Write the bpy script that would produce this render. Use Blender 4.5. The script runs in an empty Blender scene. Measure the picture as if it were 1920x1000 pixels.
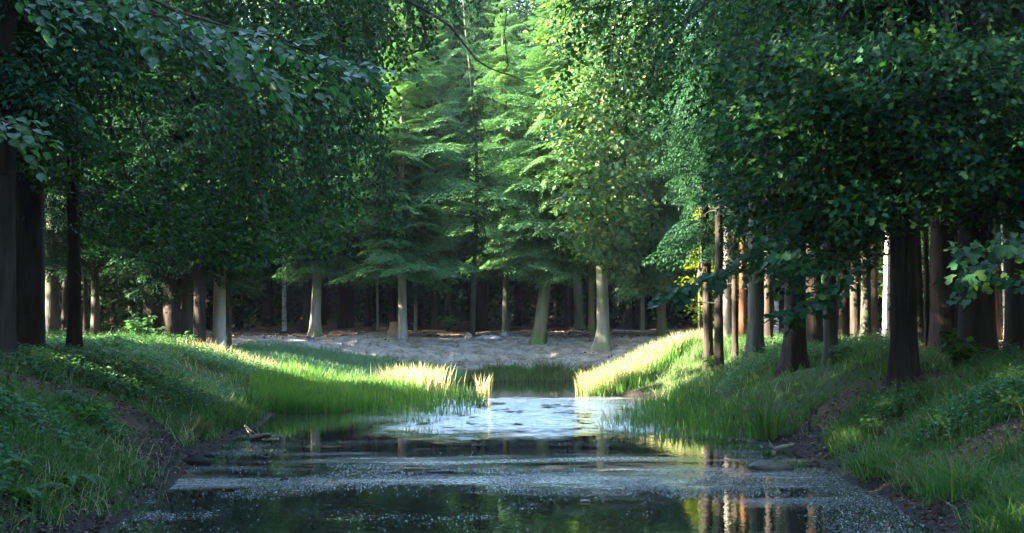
import bpy, math
import numpy as np
from mathutils import Vector, Matrix

# ------------------------------------------------------------------ camera, sky, sun, exposure
scene = bpy.context.scene
COL = scene.collection
PITCH = math.radians(2.0)
CAM_Z = 2.0
F_PX = 2667.0                        # focal length in pixels of the 1920 wide photograph
cam_d = bpy.data.cameras.new('camera')
cam_d.lens = 50.0
cam_d.sensor_width = 36.0
cam_d.clip_start = 0.1
cam_d.clip_end = 2000.0
cam = bpy.data.objects.new('camera', cam_d)
cam.location = (0, 0, CAM_Z)
cam.rotation_euler = (math.radians(90) + PITCH, 0, 0)
COL.objects.link(cam)
scene.camera = cam

SUN_E = math.radians(25.0)           # low sun from the left, a little behind the camera
SUN_A = math.radians(12.0)
SUN_V = Vector((-math.cos(SUN_A) * math.cos(SUN_E), -math.sin(SUN_A) * math.cos(SUN_E), math.sin(SUN_E)))
world = bpy.data.worlds.new('World')
scene.world = world
world.use_nodes = True
wn = world.node_tree
wn.nodes.clear()
sky = wn.nodes.new('ShaderNodeTexSky')
sky.sky_type = 'NISHITA'
sky.sun_disc = False
sky.sun_elevation = SUN_E
sky.sun_rotation = math.atan2(SUN_V.x, SUN_V.y)
sky.air_density = 1.0
sky.dust_density = 1.2
bgd = wn.nodes.new('ShaderNodeBackground')
bgd.inputs['Strength'].default_value = 0.11
wo = wn.nodes.new('ShaderNodeOutputWorld')
wn.links.new(sky.outputs[0], bgd.inputs[0])
wn.links.new(bgd.outputs[0], wo.inputs[0])

sun_d = bpy.data.lights.new('sun', 'SUN')
sun_d.energy = 5.0
sun_d.angle = math.radians(0.5)
sun_d.color = (1.0, 0.86, 0.62)
sun = bpy.data.objects.new('sun', sun_d)
sun.rotation_euler = SUN_V.to_track_quat('Z', 'Y').to_euler()
sun.location = SUN_V * 80
COL.objects.link(sun)

scene.view_settings.view_transform = 'Standard'
scene.view_settings.look = 'None'
scene.view_settings.gamma = 1.0
scene.view_settings.use_curve_mapping = False
scene.view_settings.exposure = 4.25
scene.cycles.max_bounces = 7
scene.cycles.diffuse_bounces = 4
scene.cycles.glossy_bounces = 3
scene.cycles.transmission_bounces = 3
scene.cycles.use_denoising = True
scene.cycles.caustics_reflective = False
scene.cycles.sample_clamp_indirect = 6.0

rng = np.random.default_rng(11)
R = math.radians
PI = math.pi


# ------------------------------------------------------------------ helpers
def at(px, py, D):
    """world point at depth D (distance along +Y) behind pixel px, py of the 1920x1000 photograph"""
    u = (px - 960.0) / F_PX
    v = (500.0 - py) / F_PX
    y = math.cos(PITCH) - v * math.sin(PITCH)
    z = math.sin(PITCH) + v * math.cos(PITCH)
    t = D / y
    return np.array([u * t, D, CAM_Z + z * t])


def sstep(a, b, x):
    t = np.clip((x - a) / (b - a), 0, 1)
    return t * t * (3 - 2 * t)


def vnoise(x, y, seed=0.0):
    ix = np.floor(x); iy = np.floor(y)
    fx = x - ix; fy = y - iy
    fx = fx * fx * (3 - 2 * fx); fy = fy * fy * (3 - 2 * fy)
    def h(a, b):
        s = np.sin(a * 127.1 + b * 311.7 + seed * 17.3) * 43758.5453
        return s - np.floor(s)
    return (h(ix, iy) * (1 - fx) + h(ix + 1, iy) * fx) * (1 - fy) + (h(ix, iy + 1) * (1 - fx) + h(ix + 1, iy + 1) * fx) * fy - 0.5


def fbm(x, y, seed=0.0, n=3):
    s = 0; a = 1.0
    for i in range(n):
        s = s + a * vnoise(x, y, seed + i * 3.1)
        x = x * 2.03; y = y * 2.03; a *= 0.5
    return s


def make_mesh(name, V, F, mats, smooth=False, midx=None):
    V = np.ascontiguousarray(V, dtype=np.float32)
    F = np.ascontiguousarray(F, dtype=np.int32)
    me = bpy.data.meshes.new(name)
    n, k = F.shape
    me.vertices.add(len(V)); me.vertices.foreach_set('co', V.ravel())
    me.loops.add(n * k); me.loops.foreach_set('vertex_index', F.ravel())
    me.polygons.add(n)
    me.polygons.foreach_set('loop_start', np.arange(0, n * k, k, dtype=np.int32))
    if smooth:
        me.polygons.foreach_set('use_smooth', np.ones(n, dtype=bool))
    for m in (mats if isinstance(mats, (list, tuple)) else [mats]):
        me.materials.append(m)
    if midx is not None:
        me.polygons.foreach_set('material_index', np.ascontiguousarray(midx, dtype=np.int32))
    me.update(calc_edges=True)
    return me


def link(name, me, parent=None, loc=None, rz=0.0, scale=None):
    o = bpy.data.objects.new(name, me)
    COL.objects.link(o)
    if parent is not None:
        o.parent = parent
    if loc is not None:
        o.location = loc
    if rz:
        o.rotation_euler = (0, 0, rz)
    if scale is not None:
        o.scale = scale if hasattr(scale, '__len__') else (scale, scale, scale)
    return o


def tag(o, label=None, cat=None, group=None, kind=None):
    if label: o['label'] = label
    if cat: o['category'] = cat
    if group: o['group'] = group
    if kind: o['kind'] = kind
    return o


def merge(parts):
    """parts: list of (V, F) with equal face size"""
    off = 0; Vs = []; Fs = []
    for V, F in parts:
        Vs.append(V); Fs.append(F + off); off += len(V)
    return np.concatenate(Vs), np.concatenate(Fs)


def norm(a):
    return a / np.maximum(np.linalg.norm(a, axis=-1, keepdims=True), 1e-9)


def frames(A, N):
    """orthonormal frames: columns side, axis, normal"""
    A = norm(A)
    S = norm(np.cross(A, N))
    N = np.cross(S, A)
    return np.stack([S, A, N], axis=-1)


def stamp(T, TF, P, M, sc):
    """copies of template T (m,3) / TF (k,3) at P (n,3), frames M (n,3,3), scale sc (n,) or (n,3)"""
    n = len(P); m = len(T)
    sc = np.asarray(sc, dtype=float)
    if sc.ndim == 1:
        sc = np.repeat(sc[:, None], 3, axis=1)
    loc = T[None, :, :] * sc[:, None, :]
    V = np.einsum('nij,nmj->nmi', M, loc) + P[:, None, :]
    F = TF[None, :, :] + (np.arange(n) * m)[:, None, None]
    return V.reshape(-1, 3), F.reshape(-1, TF.shape[1])


def tube(pts, rad, sides=7, seed=0, lump=0.0, cap=True):
    """quad tube through pts with radii rad"""
    pts = np.asarray(pts, float); rad = np.asarray(rad, float)
    n = len(pts)
    tan = norm(np.gradient(pts, axis=0))
    ref = np.tile(np.array([0.0, 1.0, 0.0]) if abs(tan[0][1]) < 0.8 else np.array([1.0, 0, 0]), (n, 1))
    S = norm(np.cross(tan, ref)); B = np.cross(tan, S)
    th = np.linspace(0, 2 * PI, sides, endpoint=False)
    r = rad[:, None] * np.ones((1, sides))
    if lump:
        g = np.random.default_rng(seed)
        r = r * (1 + lump * (g.random((n, sides)) - 0.5))
    V = pts[:, None, :] + r[:, :, None] * (np.cos(th)[None, :, None] * S[:, None, :] + np.sin(th)[None, :, None] * B[:, None, :])
    i = np.arange(n - 1)[:, None]; j = np.arange(sides)[None, :]
    j2 = (j + 1) % sides
    F = np.stack([i * sides + j + 0 * i, i * sides + j2, (i + 1) * sides + j2, (i + 1) * sides + j], axis=-1).reshape(-1, 4)
    V = V.reshape(-1, 3)
    if cap and sides % 2 == 0:
        c = []
        for base in (0, (n - 1) * sides):
            for q in range(0, sides - 2, 2):
                c.append([base, base + q + 1, base + q + 2, base + (q + 3) % sides])
        F = np.concatenate([F, np.array(c)])
    return V, F


def in_poly(x, y, poly):
    ins = np.zeros(len(x), bool)
    n = len(poly); j = n - 1
    for i in range(n):
        xi, yi = poly[i]; xj, yj = poly[j]
        c = ((yi > y) != (yj > y)) & (x < (xj - xi) * (y - yi) / (yj - yi + 1e-9) + xi)
        ins ^= c; j = i
    return ins


def poly_points(poly, n, d0, d1, g):
    """n points in the volume seen through a polygon between two depths"""
    P = np.array(poly, float)
    lo = P.min(0); hi = P.max(0)
    out = []
    while sum(len(o) for o in out) < n:
        q = lo + g.random((n * 2, 2)) * (hi - lo)
        out.append(q[in_poly(q[:, 0], q[:, 1], poly)])
    q = np.concatenate(out)[:n]
    D = d0 + g.random(n) * (d1 - d0)
    u = (q[:, 0] - 960) / F_PX; v = (500 - q[:, 1]) / F_PX
    y = math.cos(PITCH) - v * math.sin(PITCH); z = math.sin(PITCH) + v * math.cos(PITCH)
    t = D / y
    return np.stack([u * t, D, CAM_Z + z * t], axis=-1)


# ------------------------------------------------------------------ materials
def new_mat(name):
    m = bpy.data.materials.new(name); m.use_nodes = True
    nt = m.node_tree; nt.nodes.clear()
    out = nt.nodes.new('ShaderNodeOutputMaterial')
    return m, nt, out


def ramp(nt, stops, fac):
    r = nt.nodes.new('ShaderNodeValToRGB')
    el = r.color_ramp.elements
    el[0].position = stops[0][0]; el[0].color = (*stops[0][1], 1)
    el[1].position = stops[-1][0]; el[1].color = (*stops[-1][1], 1)
    for p, c in stops[1:-1]:
        e = el.new(p); e.color = (*c, 1)
    nt.links.new(fac, r.inputs[0])
    return r.outputs[0]


def leaf_mat(name, c1, c2, c3=None, trans=0.4, rough=0.45, tcol=(1.5, 1.5, 0.6), spec=0.4):
    m, nt, out = new_mat(name)
    geo = nt.nodes.new('ShaderNodeNewGeometry')
    col = ramp(nt, [(0.0, c1), (0.75, c2), (1.0, c3 or c2)], geo.outputs['Random Per Island'])
    p = nt.nodes.new('ShaderNodeBsdfPrincipled')
    p.inputs['Roughness'].default_value = rough
    p.inputs['Specular IOR Level'].default_value = spec
    nt.links.new(col, p.inputs['Base Color'])
    t = nt.nodes.new('ShaderNodeBsdfTranslucent')
    mul = nt.nodes.new('ShaderNodeMix'); mul.data_type = 'RGBA'; mul.blend_type = 'MULTIPLY'
    mul.inputs[0].default_value = 1.0
    nt.links.new(col, mul.inputs[6]); mul.inputs[7].default_value = (*tcol, 1)
    nt.links.new(mul.outputs[2], t.inputs[0])
    mx = nt.nodes.new('ShaderNodeMixShader'); mx.inputs[0].default_value = trans
    nt.links.new(p.outputs[0], mx.inputs[1]); nt.links.new(t.outputs[0], mx.inputs[2])
    nt.links.new(mx.outputs[0], out.inputs[0])
    return m


def bark_mat(name, dark, light, scale=6.0, moss=None, stretch=0.18, bump=0.5, bands=False):
    m, nt, out = new_mat(name)
    tc = nt.nodes.new('ShaderNodeTexCoord')
    mp = nt.nodes.new('ShaderNodeMapping'); mp.inputs['Scale'].default_value = (1, 1, stretch)
    nt.links.new(tc.outputs['Object'], mp.inputs[0])
    n1 = nt.nodes.new('ShaderNodeTexNoise'); n1.inputs['Scale'].default_value = scale; n1.inputs['Detail'].default_value = 6
    nt.links.new(mp.outputs[0], n1.inputs[0])
    v = nt.nodes.new('ShaderNodeTexVoronoi'); v.inputs['Scale'].default_value = scale * 3
    v.feature = 'DISTANCE_TO_EDGE'
    nt.links.new(mp.outputs[0], v.inputs[0])
    col = ramp(nt, [(0.3, dark), (0.7, light)], n1.outputs['Fac'])
    if bands:
        mp2 = nt.nodes.new('ShaderNodeMapping'); mp2.inputs['Scale'].default_value = (1, 1, 5)
        nt.links.new(tc.outputs['Object'], mp2.inputs[0])
        n2 = nt.nodes.new('ShaderNodeTexNoise'); n2.inputs['Scale'].default_value = 1.6; n2.inputs['Detail'].default_value = 4
        nt.links.new(mp2.outputs[0], n2.inputs[0])
        f = ramp(nt, [(0.54, (0, 0, 0)), (0.62, (1, 1, 1))], n2.outputs['Fac'])
        mx = nt.nodes.new('ShaderNodeMix'); mx.data_type = 'RGBA'
        nt.links.new(f, mx.inputs[0]); nt.links.new(col, mx.inputs[6]); mx.inputs[7].default_value = (0.03, 0.028, 0.025, 1)
        col = mx.outputs[2]
    if moss:
        n3 = nt.nodes.new('ShaderNodeTexNoise'); n3.inputs['Scale'].default_value = 1.3; n3.inputs['Detail'].default_value = 5
        nt.links.new(tc.outputs['Object'], n3.inputs[0])
        f = ramp(nt, [(0.42, (0, 0, 0)), (0.62, (1, 1, 1))], n3.outputs['Fac'])
        mx = nt.nodes.new('ShaderNodeMix'); mx.data_type = 'RGBA'
        nt.links.new(f, mx.inputs[0]); nt.links.new(col, mx.inputs[6]); mx.inputs[7].default_value = (*moss, 1)
        col = mx.outputs[2]
    p = nt.nodes.new('ShaderNodeBsdfPrincipled'); p.inputs['Roughness'].default_value = 0.85
    p.inputs['Specular IOR Level'].default_value = 0.2
    nt.links.new(col, p.inputs['Base Color'])
    mix = nt.nodes.new('ShaderNodeMath'); mix.operation = 'MULTIPLY'
    nt.links.new(v.outputs['Distance'], mix.inputs[0]); nt.links.new(n1.outputs['Fac'], mix.inputs[1])
    b = nt.nodes.new('ShaderNodeBump'); b.inputs['Strength'].default_value = bump; b.inputs['Distance'].default_value = 0.06
    nt.links.new(mix.outputs[0], b.inputs['Height']); nt.links.new(b.outputs[0], p.inputs['Normal'])
    nt.links.new(p.outputs[0], out.inputs[0])
    return m


def plain_mat(name, c1, c2, scale=8.0, rough=0.85, bump=0.4, spec=0.2):
    m, nt, out = new_mat(name)
    tc = nt.nodes.new('ShaderNodeTexCoord')
    n1 = nt.nodes.new('ShaderNodeTexNoise'); n1.inputs['Scale'].default_value = scale; n1.inputs['Detail'].default_value = 8
    nt.links.new(tc.outputs['Object'], n1.inputs[0])
    col = ramp(nt, [(0.3, c1), (0.7, c2)], n1.outputs['Fac'])
    p = nt.nodes.new('ShaderNodeBsdfPrincipled'); p.inputs['Roughness'].default_value = rough
    p.inputs['Specular IOR Level'].default_value = spec
    nt.links.new(col, p.inputs['Base Color'])
    b = nt.nodes.new('ShaderNodeBump'); b.inputs['Strength'].default_value = bump; b.inputs['Distance'].default_value = 0.03
    nt.links.new(n1.outputs['Fac'], b.inputs['Height']); nt.links.new(b.outputs[0], p.inputs['Normal'])
    nt.links.new(p.outputs[0], out.inputs[0])
    return m


M = {}
M['spruce'] = leaf_mat('spruce_needles', (0.008, 0.036, 0.018), (0.020, 0.070, 0.034), (0.034, 0.10, 0.045), 0.25, 0.65, spec=0.12)
M['fir'] = leaf_mat('fir_needles', (0.040, 0.125, 0.058), (0.082, 0.195, 0.085), (0.13, 0.25, 0.10), 0.34, 0.6, spec=0.15)
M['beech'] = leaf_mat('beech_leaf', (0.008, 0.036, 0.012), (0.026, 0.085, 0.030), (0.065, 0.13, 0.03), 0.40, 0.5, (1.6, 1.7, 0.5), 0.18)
M['broad'] = leaf_mat('oak_leaf', (0.018, 0.070, 0.030), (0.055, 0.135, 0.050), (0.17, 0.21, 0.06), 0.42, 0.45, (1.6, 1.6, 0.5), 0.25)
M['maple'] = leaf_mat('maple_leaf', (0.006, 0.034, 0.014), (0.021, 0.080, 0.030), (0.08, 0.15, 0.02), 0.38, 0.45, (1.6, 1.7, 0.4), 0.15)
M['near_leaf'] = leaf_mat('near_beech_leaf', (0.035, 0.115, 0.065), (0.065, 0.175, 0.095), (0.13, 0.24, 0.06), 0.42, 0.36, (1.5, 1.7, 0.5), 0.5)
M['grass'] = leaf_mat('grass_blade', (0.030, 0.100, 0.028), (0.068, 0.18, 0.048), (0.17, 0.22, 0.09), 0.4, 0.5, (1.5, 1.5, 0.5))
M['mint'] = leaf_mat('pale_grass_blade', (0.10, 0.24, 0.13), (0.16, 0.33, 0.18), (0.26, 0.34, 0.20), 0.4, 0.5, (1.4, 1.4, 0.7))
M['reed'] = leaf_mat('reed_blade', (0.035, 0.12, 0.03), (0.07, 0.19, 0.045), (0.16, 0.24, 0.06), 0.45, 0.45, (1.5, 1.5, 0.5))
M['straw'] = leaf_mat('sun_paled_straw_blade', (0.26, 0.27, 0.14), (0.42, 0.41, 0.23), (0.5, 0.47, 0.28), 0.4, 0.5, (1.2, 1.2, 0.8))  # dry straw, paled further to carry the bright sun strips
M['herb'] = leaf_mat('herb_leaf', (0.026, 0.090, 0.040), (0.055, 0.155, 0.070), (0.11, 0.22, 0.10), 0.4, 0.45, (1.5, 1.5, 0.5))
M['sapling'] = leaf_mat('sapling_leaf', (0.04, 0.13, 0.02), (0.07, 0.19, 0.03), (0.12, 0.24, 0.03), 0.45, 0.4, (1.5, 1.6, 0.4))
M['sunny'] = leaf_mat('sun_yellowed_hazel_leaf', (0.08, 0.14, 0.015), (0.13, 0.19, 0.025), (0.20, 0.22, 0.03), 0.5, 0.5, (1.5, 1.4, 0.3), 0.2)  # leaf colour pushed to yellow so the foliage looks sunlit
M['fern'] = leaf_mat('fern_leaf', (0.035, 0.11, 0.03), (0.06, 0.17, 0.045), (0.09, 0.2, 0.05), 0.4, 0.5)
M['sedge'] = leaf_mat('sedge_blade', (0.05, 0.10, 0.03), (0.10, 0.15, 0.05), (0.18, 0.18, 0.09), 0.35, 0.5)
M['litter'] = leaf_mat('dead_leaf', (0.018, 0.012, 0.009), (0.07, 0.045, 0.03), (0.30, 0.22, 0.17), 0.1, 0.6, (1, 1, 1), 0.3)
M['duckweed'] = leaf_mat('floating_leaf', (0.015, 0.03, 0.02), (0.08, 0.11, 0.09), (0.30, 0.34, 0.33), 0.05, 0.25, (1, 1, 1), 1.0)
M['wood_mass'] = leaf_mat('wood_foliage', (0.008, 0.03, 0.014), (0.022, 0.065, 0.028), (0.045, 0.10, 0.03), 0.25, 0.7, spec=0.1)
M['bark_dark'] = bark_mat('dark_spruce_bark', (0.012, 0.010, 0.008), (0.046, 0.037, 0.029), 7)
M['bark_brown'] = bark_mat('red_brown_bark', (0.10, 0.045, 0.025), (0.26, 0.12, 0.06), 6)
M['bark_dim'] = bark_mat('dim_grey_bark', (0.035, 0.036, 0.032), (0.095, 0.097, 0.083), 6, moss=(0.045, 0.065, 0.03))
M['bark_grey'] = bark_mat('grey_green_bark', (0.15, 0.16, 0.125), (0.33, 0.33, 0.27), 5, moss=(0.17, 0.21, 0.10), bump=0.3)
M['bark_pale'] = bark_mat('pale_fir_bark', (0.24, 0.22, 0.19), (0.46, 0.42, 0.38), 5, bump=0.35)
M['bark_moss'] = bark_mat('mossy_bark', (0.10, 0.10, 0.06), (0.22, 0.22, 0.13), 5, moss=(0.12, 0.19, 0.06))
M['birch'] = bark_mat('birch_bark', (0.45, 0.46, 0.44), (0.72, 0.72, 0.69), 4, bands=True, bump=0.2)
M['cut_wood'] = plain_mat('cut_wood', (0.30, 0.20, 0.11), (0.48, 0.34, 0.2), 12)
M['twig'] = plain_mat('twig_bark', (0.03, 0.024, 0.02), (0.07, 0.055, 0.045), 15)
M['log'] = plain_mat('weathered_log', (0.16, 0.16, 0.13), (0.42, 0.41, 0.35), 7)
M['wet_wood'] = plain_mat('wet_wood', (0.015, 0.013, 0.012), (0.05, 0.042, 0.038), 9, 0.4, 0.6, 0.5)
M['stone'] = plain_mat('grey_stone', (0.16, 0.165, 0.17), (0.42, 0.42, 0.42), 5)
M['wet_stone'] = plain_mat('wet_stone', (0.03, 0.033, 0.024), (0.09, 0.09, 0.07), 5, 0.6, 0.5, 0.3)
M['mud'] = plain_mat('wet_mud', (0.010, 0.009, 0.008), (0.03, 0.026, 0.022), 6, 0.8, 0.8, 0.15)

# ------------------------------------------------------------------ terrain
LY = [-40, 8, 13.1, 20, 27, 29.2, 30.2, 32, 36, 40, 43, 200]
LX = [-3.4, -3.5, -3.75, -4.35, -4.66, -4.85, -4.3, -3.7, -2.8, -2.0, -1.5, -1.4]
RY = [-40, 8, 13.1, 16.5, 20.7, 22.5, 24, 26, 30, 33, 35, 36.2, 37, 40, 43, 200]
RX = [3.6, 3.7, 3.93, 4.1, 4.2, 4.05, 3.9, 3.55, 3.35, 3.5, 3.6, 2.6, 2.0, 2.0, 2.1, 2.1]
LW_Y = [0, 13, 18, 24, 29, 33, 40, 46]
LW = [2.1, 2.1, 2.5, 3.3, 4.0, 5.2, 8.5, 8.5]
RW_Y = [0, 13, 18, 24, 30, 37, 42, 46]
RW = [2.6, 2.6, 2.5, 2.4, 2.3, 3.2, 5.0, 6.0]
FAR_Y = 45.0


def shore(X, Y):
    """signed distance outside the water (m) and width of the bank slope"""
    wob = 0.16 * vnoise(X * 0.0 + Y * 0.9, Y * 0.23, 3) * sstep(10, 14, Y)
    xl = np.interp(Y, LY, LX) + wob
    xr = np.interp(Y, RY, RX) - wob
    dl = xl - X; dr = X - xr; df = Y - FAR_Y - 0.5 * vnoise(X * 0.5, X * 0.0, 5)
    side = np.maximum(dl, dr)
    d = np.where((side > 0) & (df > 0), np.hypot(side, df), np.maximum(side, df))
    w = np.where(dl > dr, np.interp(Y, LW_Y, LW), np.interp(Y, RW_Y, RW))
    return d, np.where(df > side, 6.5, w), dl, dr, df


def height(X, Y):
    X = np.asarray(X, float); Y = np.asarray(Y, float)
    d, w, dl, dr, df = shore(X, Y)
    marsh = sstep(29, 31, Y) * sstep(46, 42, Y) * (dl > dr) * 1.2          # reedy flat on the left
    t = np.clip((d - marsh) / np.maximum(w - marsh * 0.6, 0.5), 0, 1.0)
    H = 1.12 + 0.10 * sstep(28, 40, Y) + 0.02 * sstep(44, 52, Y)
    prof = t * t * (3 - 2 * t) * 0.55 + (1 - (1 - t) ** 1.7) * 0.45
    z = H * prof + 0.03 * np.clip(d, 0, 0.5) + 0.012 * np.clip(d - w, 0, 60)
    n = fbm(X * 0.45, Y * 0.45, 1, 3) * 0.30 + fbm(X * 1.9, Y * 1.9, 7, 3) * 0.10
    n = n * sstep(0.0, 2.0, d) * (0.8 - 0.5 * sstep(45, 48, Y) * sstep(56, 52, Y)) + fbm(X * 2.6, Y * 2.6, 19, 3) * 0.04 * sstep(45.2, 46.5, Y) * sstep(52, 50, Y) + fbm(X * 3.1, Y * 3.1, 9, 2) * 0.05 * sstep(-0.2, 0.3, d) * (1 - 0.7 * sstep(45, 47, Y))
    z = z - 0.10 * sstep(3.6, 4.6, X) * sstep(36, 38, Y) * sstep(44, 41, Y) - 0.36 * z * sstep(37.5, 40.5, Y) * sstep(49, 46.0, Y) * sstep(-10.5, -8.0, X) * sstep(-1.0, -3.5, X)
    # eroded hollows in the far sandy bank
    for hx, hy, rr, dep in ((-1.5, 47.8, 0.9, 0.28), (-2.6, 47.5, 0.7, 0.2), (1.0, 48.6, 0.6, 0.22)):
        n = n - dep * np.exp(-(((X - hx) / rr) ** 2 + ((Y - hy) / 0.55) ** 2))
    # hummock beside the stump
    n = n + 0.16 * np.exp(-(((X + 4.9) / 1.1) ** 2 + ((Y - 51.5) / 0.9) ** 2))
    under = -np.clip(-d * 0.22, 0, 0.55)
    return np.where(d > 0, z + n, under)


def hz(x, y):
    return float(height(np.array([x]), np.array([y]))[0])


def ground_hit(px, py):
    for D in np.arange(8, 110, 0.05):
        p = at(px, py, D)
        if p[2] <= max(hz(p[0], D), 0.0):
            return p
    return at(px, py, 60)


SOIL = []                                       # bare soil trails: (x, y, radius)
for pts, rr in (([(0, 720), (60, 722), (130, 738), (190, 755), (240, 790), (290, 830), (330, 868)], 0.55),
                ([(1700, 722), (1660, 735), (1610, 745), (1570, 775), (1530, 810), (1500, 840)], 0.50),
                ([(1780, 715), (1730, 725)], 0.6),
                ([(1915, 800), (1870, 835), (1830, 860)], 0.36)):
    hits = [ground_hit(*p) for p in pts]
    for a, b in zip(hits[:-1], hits[1:]):
        for t in np.linspace(0, 1, 6):
            q = a * (1 - t) + b * t
            SOIL.append((q[0], q[1], rr))
SOIL = np.array(SOIL)


def soil_mask(X, Y):
    m = np.zeros_like(X)
    for x, y, r_ in SOIL:
        m = np.maximum(m, np.exp(-(((X - x) ** 2 + ((Y - y) * 0.55) ** 2) / (r_ * r_)) ** 1.5))
    return m


def build_ground():
    xs = np.concatenate([np.linspace(-220, -40, 14)[:-1], np.linspace(-40, -13, 40)[:-1], np.linspace(-13, 13, 190)[:-1], np.linspace(13, 40, 40)[:-1], np.linspace(40, 220, 14)])
    ys = np.concatenate([np.linspace(-160, 0, 12)[:-1], np.linspace(0, 9, 14)[:-1], np.linspace(9, 56, 300)[:-1], np.linspace(56, 110, 70)[:-1], np.linspace(110, 320, 12)])
    X, Y = np.meshgrid(xs, ys)
    Z = height(X, Y)
    V = np.stack([X, Y, Z], -1).reshape(-1, 3)
    nx = len(xs); ny = len(ys)
    i = np.arange(ny - 1)[:, None]; j = np.arange(nx - 1)[None, :]
    F = np.stack([i * nx + j, i * nx + j + 1, (i + 1) * nx + j + 1, (i + 1) * nx + j], -1).reshape(-1, 4)
    m, nt, out = new_mat('forest_ground')
    tc = nt.nodes.new('ShaderNodeTexCoord')
    a = nt.nodes.new('ShaderNodeVertexColor'); a.layer_name = 'cover'
    sep = nt.nodes.new('ShaderNodeSeparateColor'); nt.links.new(a.outputs[0], sep.inputs[0])
    n1 = nt.nodes.new('ShaderNodeTexNoise'); n1.inputs['Scale'].default_value = 2.2; n1.inputs['Detail'].default_value = 9; n1.inputs['Roughness'].default_value = 0.7
    nt.links.new(tc.outputs['Object'], n1.inputs[0])
    n2 = nt.nodes.new('ShaderNodeTexNoise'); n2.inputs['Scale'].default_value = 14; n2.inputs['Detail'].default_value = 6
    nt.links.new(tc.outputs['Object'], n2.inputs[0])
    floor = ramp(nt, [(0.3, (0.045, 0.028, 0.02)), (0.5, (0.10, 0.06, 0.042)), (0.72, (0.20, 0.13, 0.09))], n1.outputs['Fac'])
    sand = ramp(nt, [(0.30, (0.075, 0.064, 0.05)), (0.44, (0.20, 0.182, 0.15)), (0.56, (0.32, 0.30, 0.26)), (0.72, (0.42, 0.40, 0.35))], n1.outputs['Fac'])
    mud = ramp(nt, [(0.3, (0.008, 0.008, 0.007)), (0.7, (0.034, 0.029, 0.025))], n2.outputs['Fac'])
    moss = ramp(nt, [(0.3, (0.02, 0.035, 0.012)), (0.7, (0.06, 0.095, 0.03))], n2.outputs['Fac'])
    def mixc(f, c1, c2):
        x = nt.nodes.new('ShaderNodeMix'); x.data_type = 'RGBA'
        nt.links.new(f, x.inputs[0]); nt.links.new(c1, x.inputs[6]); nt.links.new(c2, x.inputs[7])
        return x.outputs[2]
    c = mixc(sep.outputs[2], floor, moss)
    c = mixc(sep.outputs[0], c, sand)
    c = mixc(sep.outputs[1], c, mud)
    p = nt.nodes.new('ShaderNodeBsdfPrincipled'); p.inputs['Specular IOR Level'].default_value = 0.12
    mr = nt.nodes.new('ShaderNodeMapRange'); nt.links.new(sep.outputs[1], mr.inputs[0])
    mr.inputs[3].default_value = 0.9; mr.inputs[4].default_value = 0.7
    nt.links.new(mr.outputs[0], p.inputs['Roughness'])
    nt.links.new(c, p.inputs['Base Color'])
    b = nt.nodes.new('ShaderNodeBump'); b.inputs['Strength'].default_value = 0.9; b.inputs['Distance'].default_value = 0.06
    nt.links.new(n2.outputs['Fac'], b.inputs['Height']); nt.links.new(b.outputs[0], p.inputs['Normal'])
    nt.links.new(p.outputs[0], out.inputs[0])
    me = make_mesh('ground', V, F, m, True)
    d, w, dl, dr, df = shore(X, Y)
    nn = fbm(X * 0.8, Y * 0.8, 21, 3)
    sandm = sstep(45.2, 46.2, Y + nn * 1.5) * sstep(52.6, 50.6, Y + nn * 1.2) * sstep(-10.5, -8.5, X) * sstep(9.5, 6.0, X)
    mudm = sstep(1.15, 0.35, d + nn * 0.6) * sstep(46, 44, Y)
    mossm = sstep(0.1, 0.5, d) * sstep(4.5, 2.6, d - 0.3 * w + nn * 2) * sstep(47, 44, Y) * (1 - soil_mask(X, Y))
    colr = np.stack([sandm, mudm, mossm, np.ones_like(X)], -1).reshape(-1, 4).astype(np.float32)
    at_ = me.color_attributes.new('cover', 'FLOAT_COLOR', 'POINT')
    at_.data.foreach_set('color', colr.ravel())
    tag(link('ground', me), 'sloping forest ground with sandy far bank and brown litter', None, None, 'structure')


build_ground()


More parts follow.
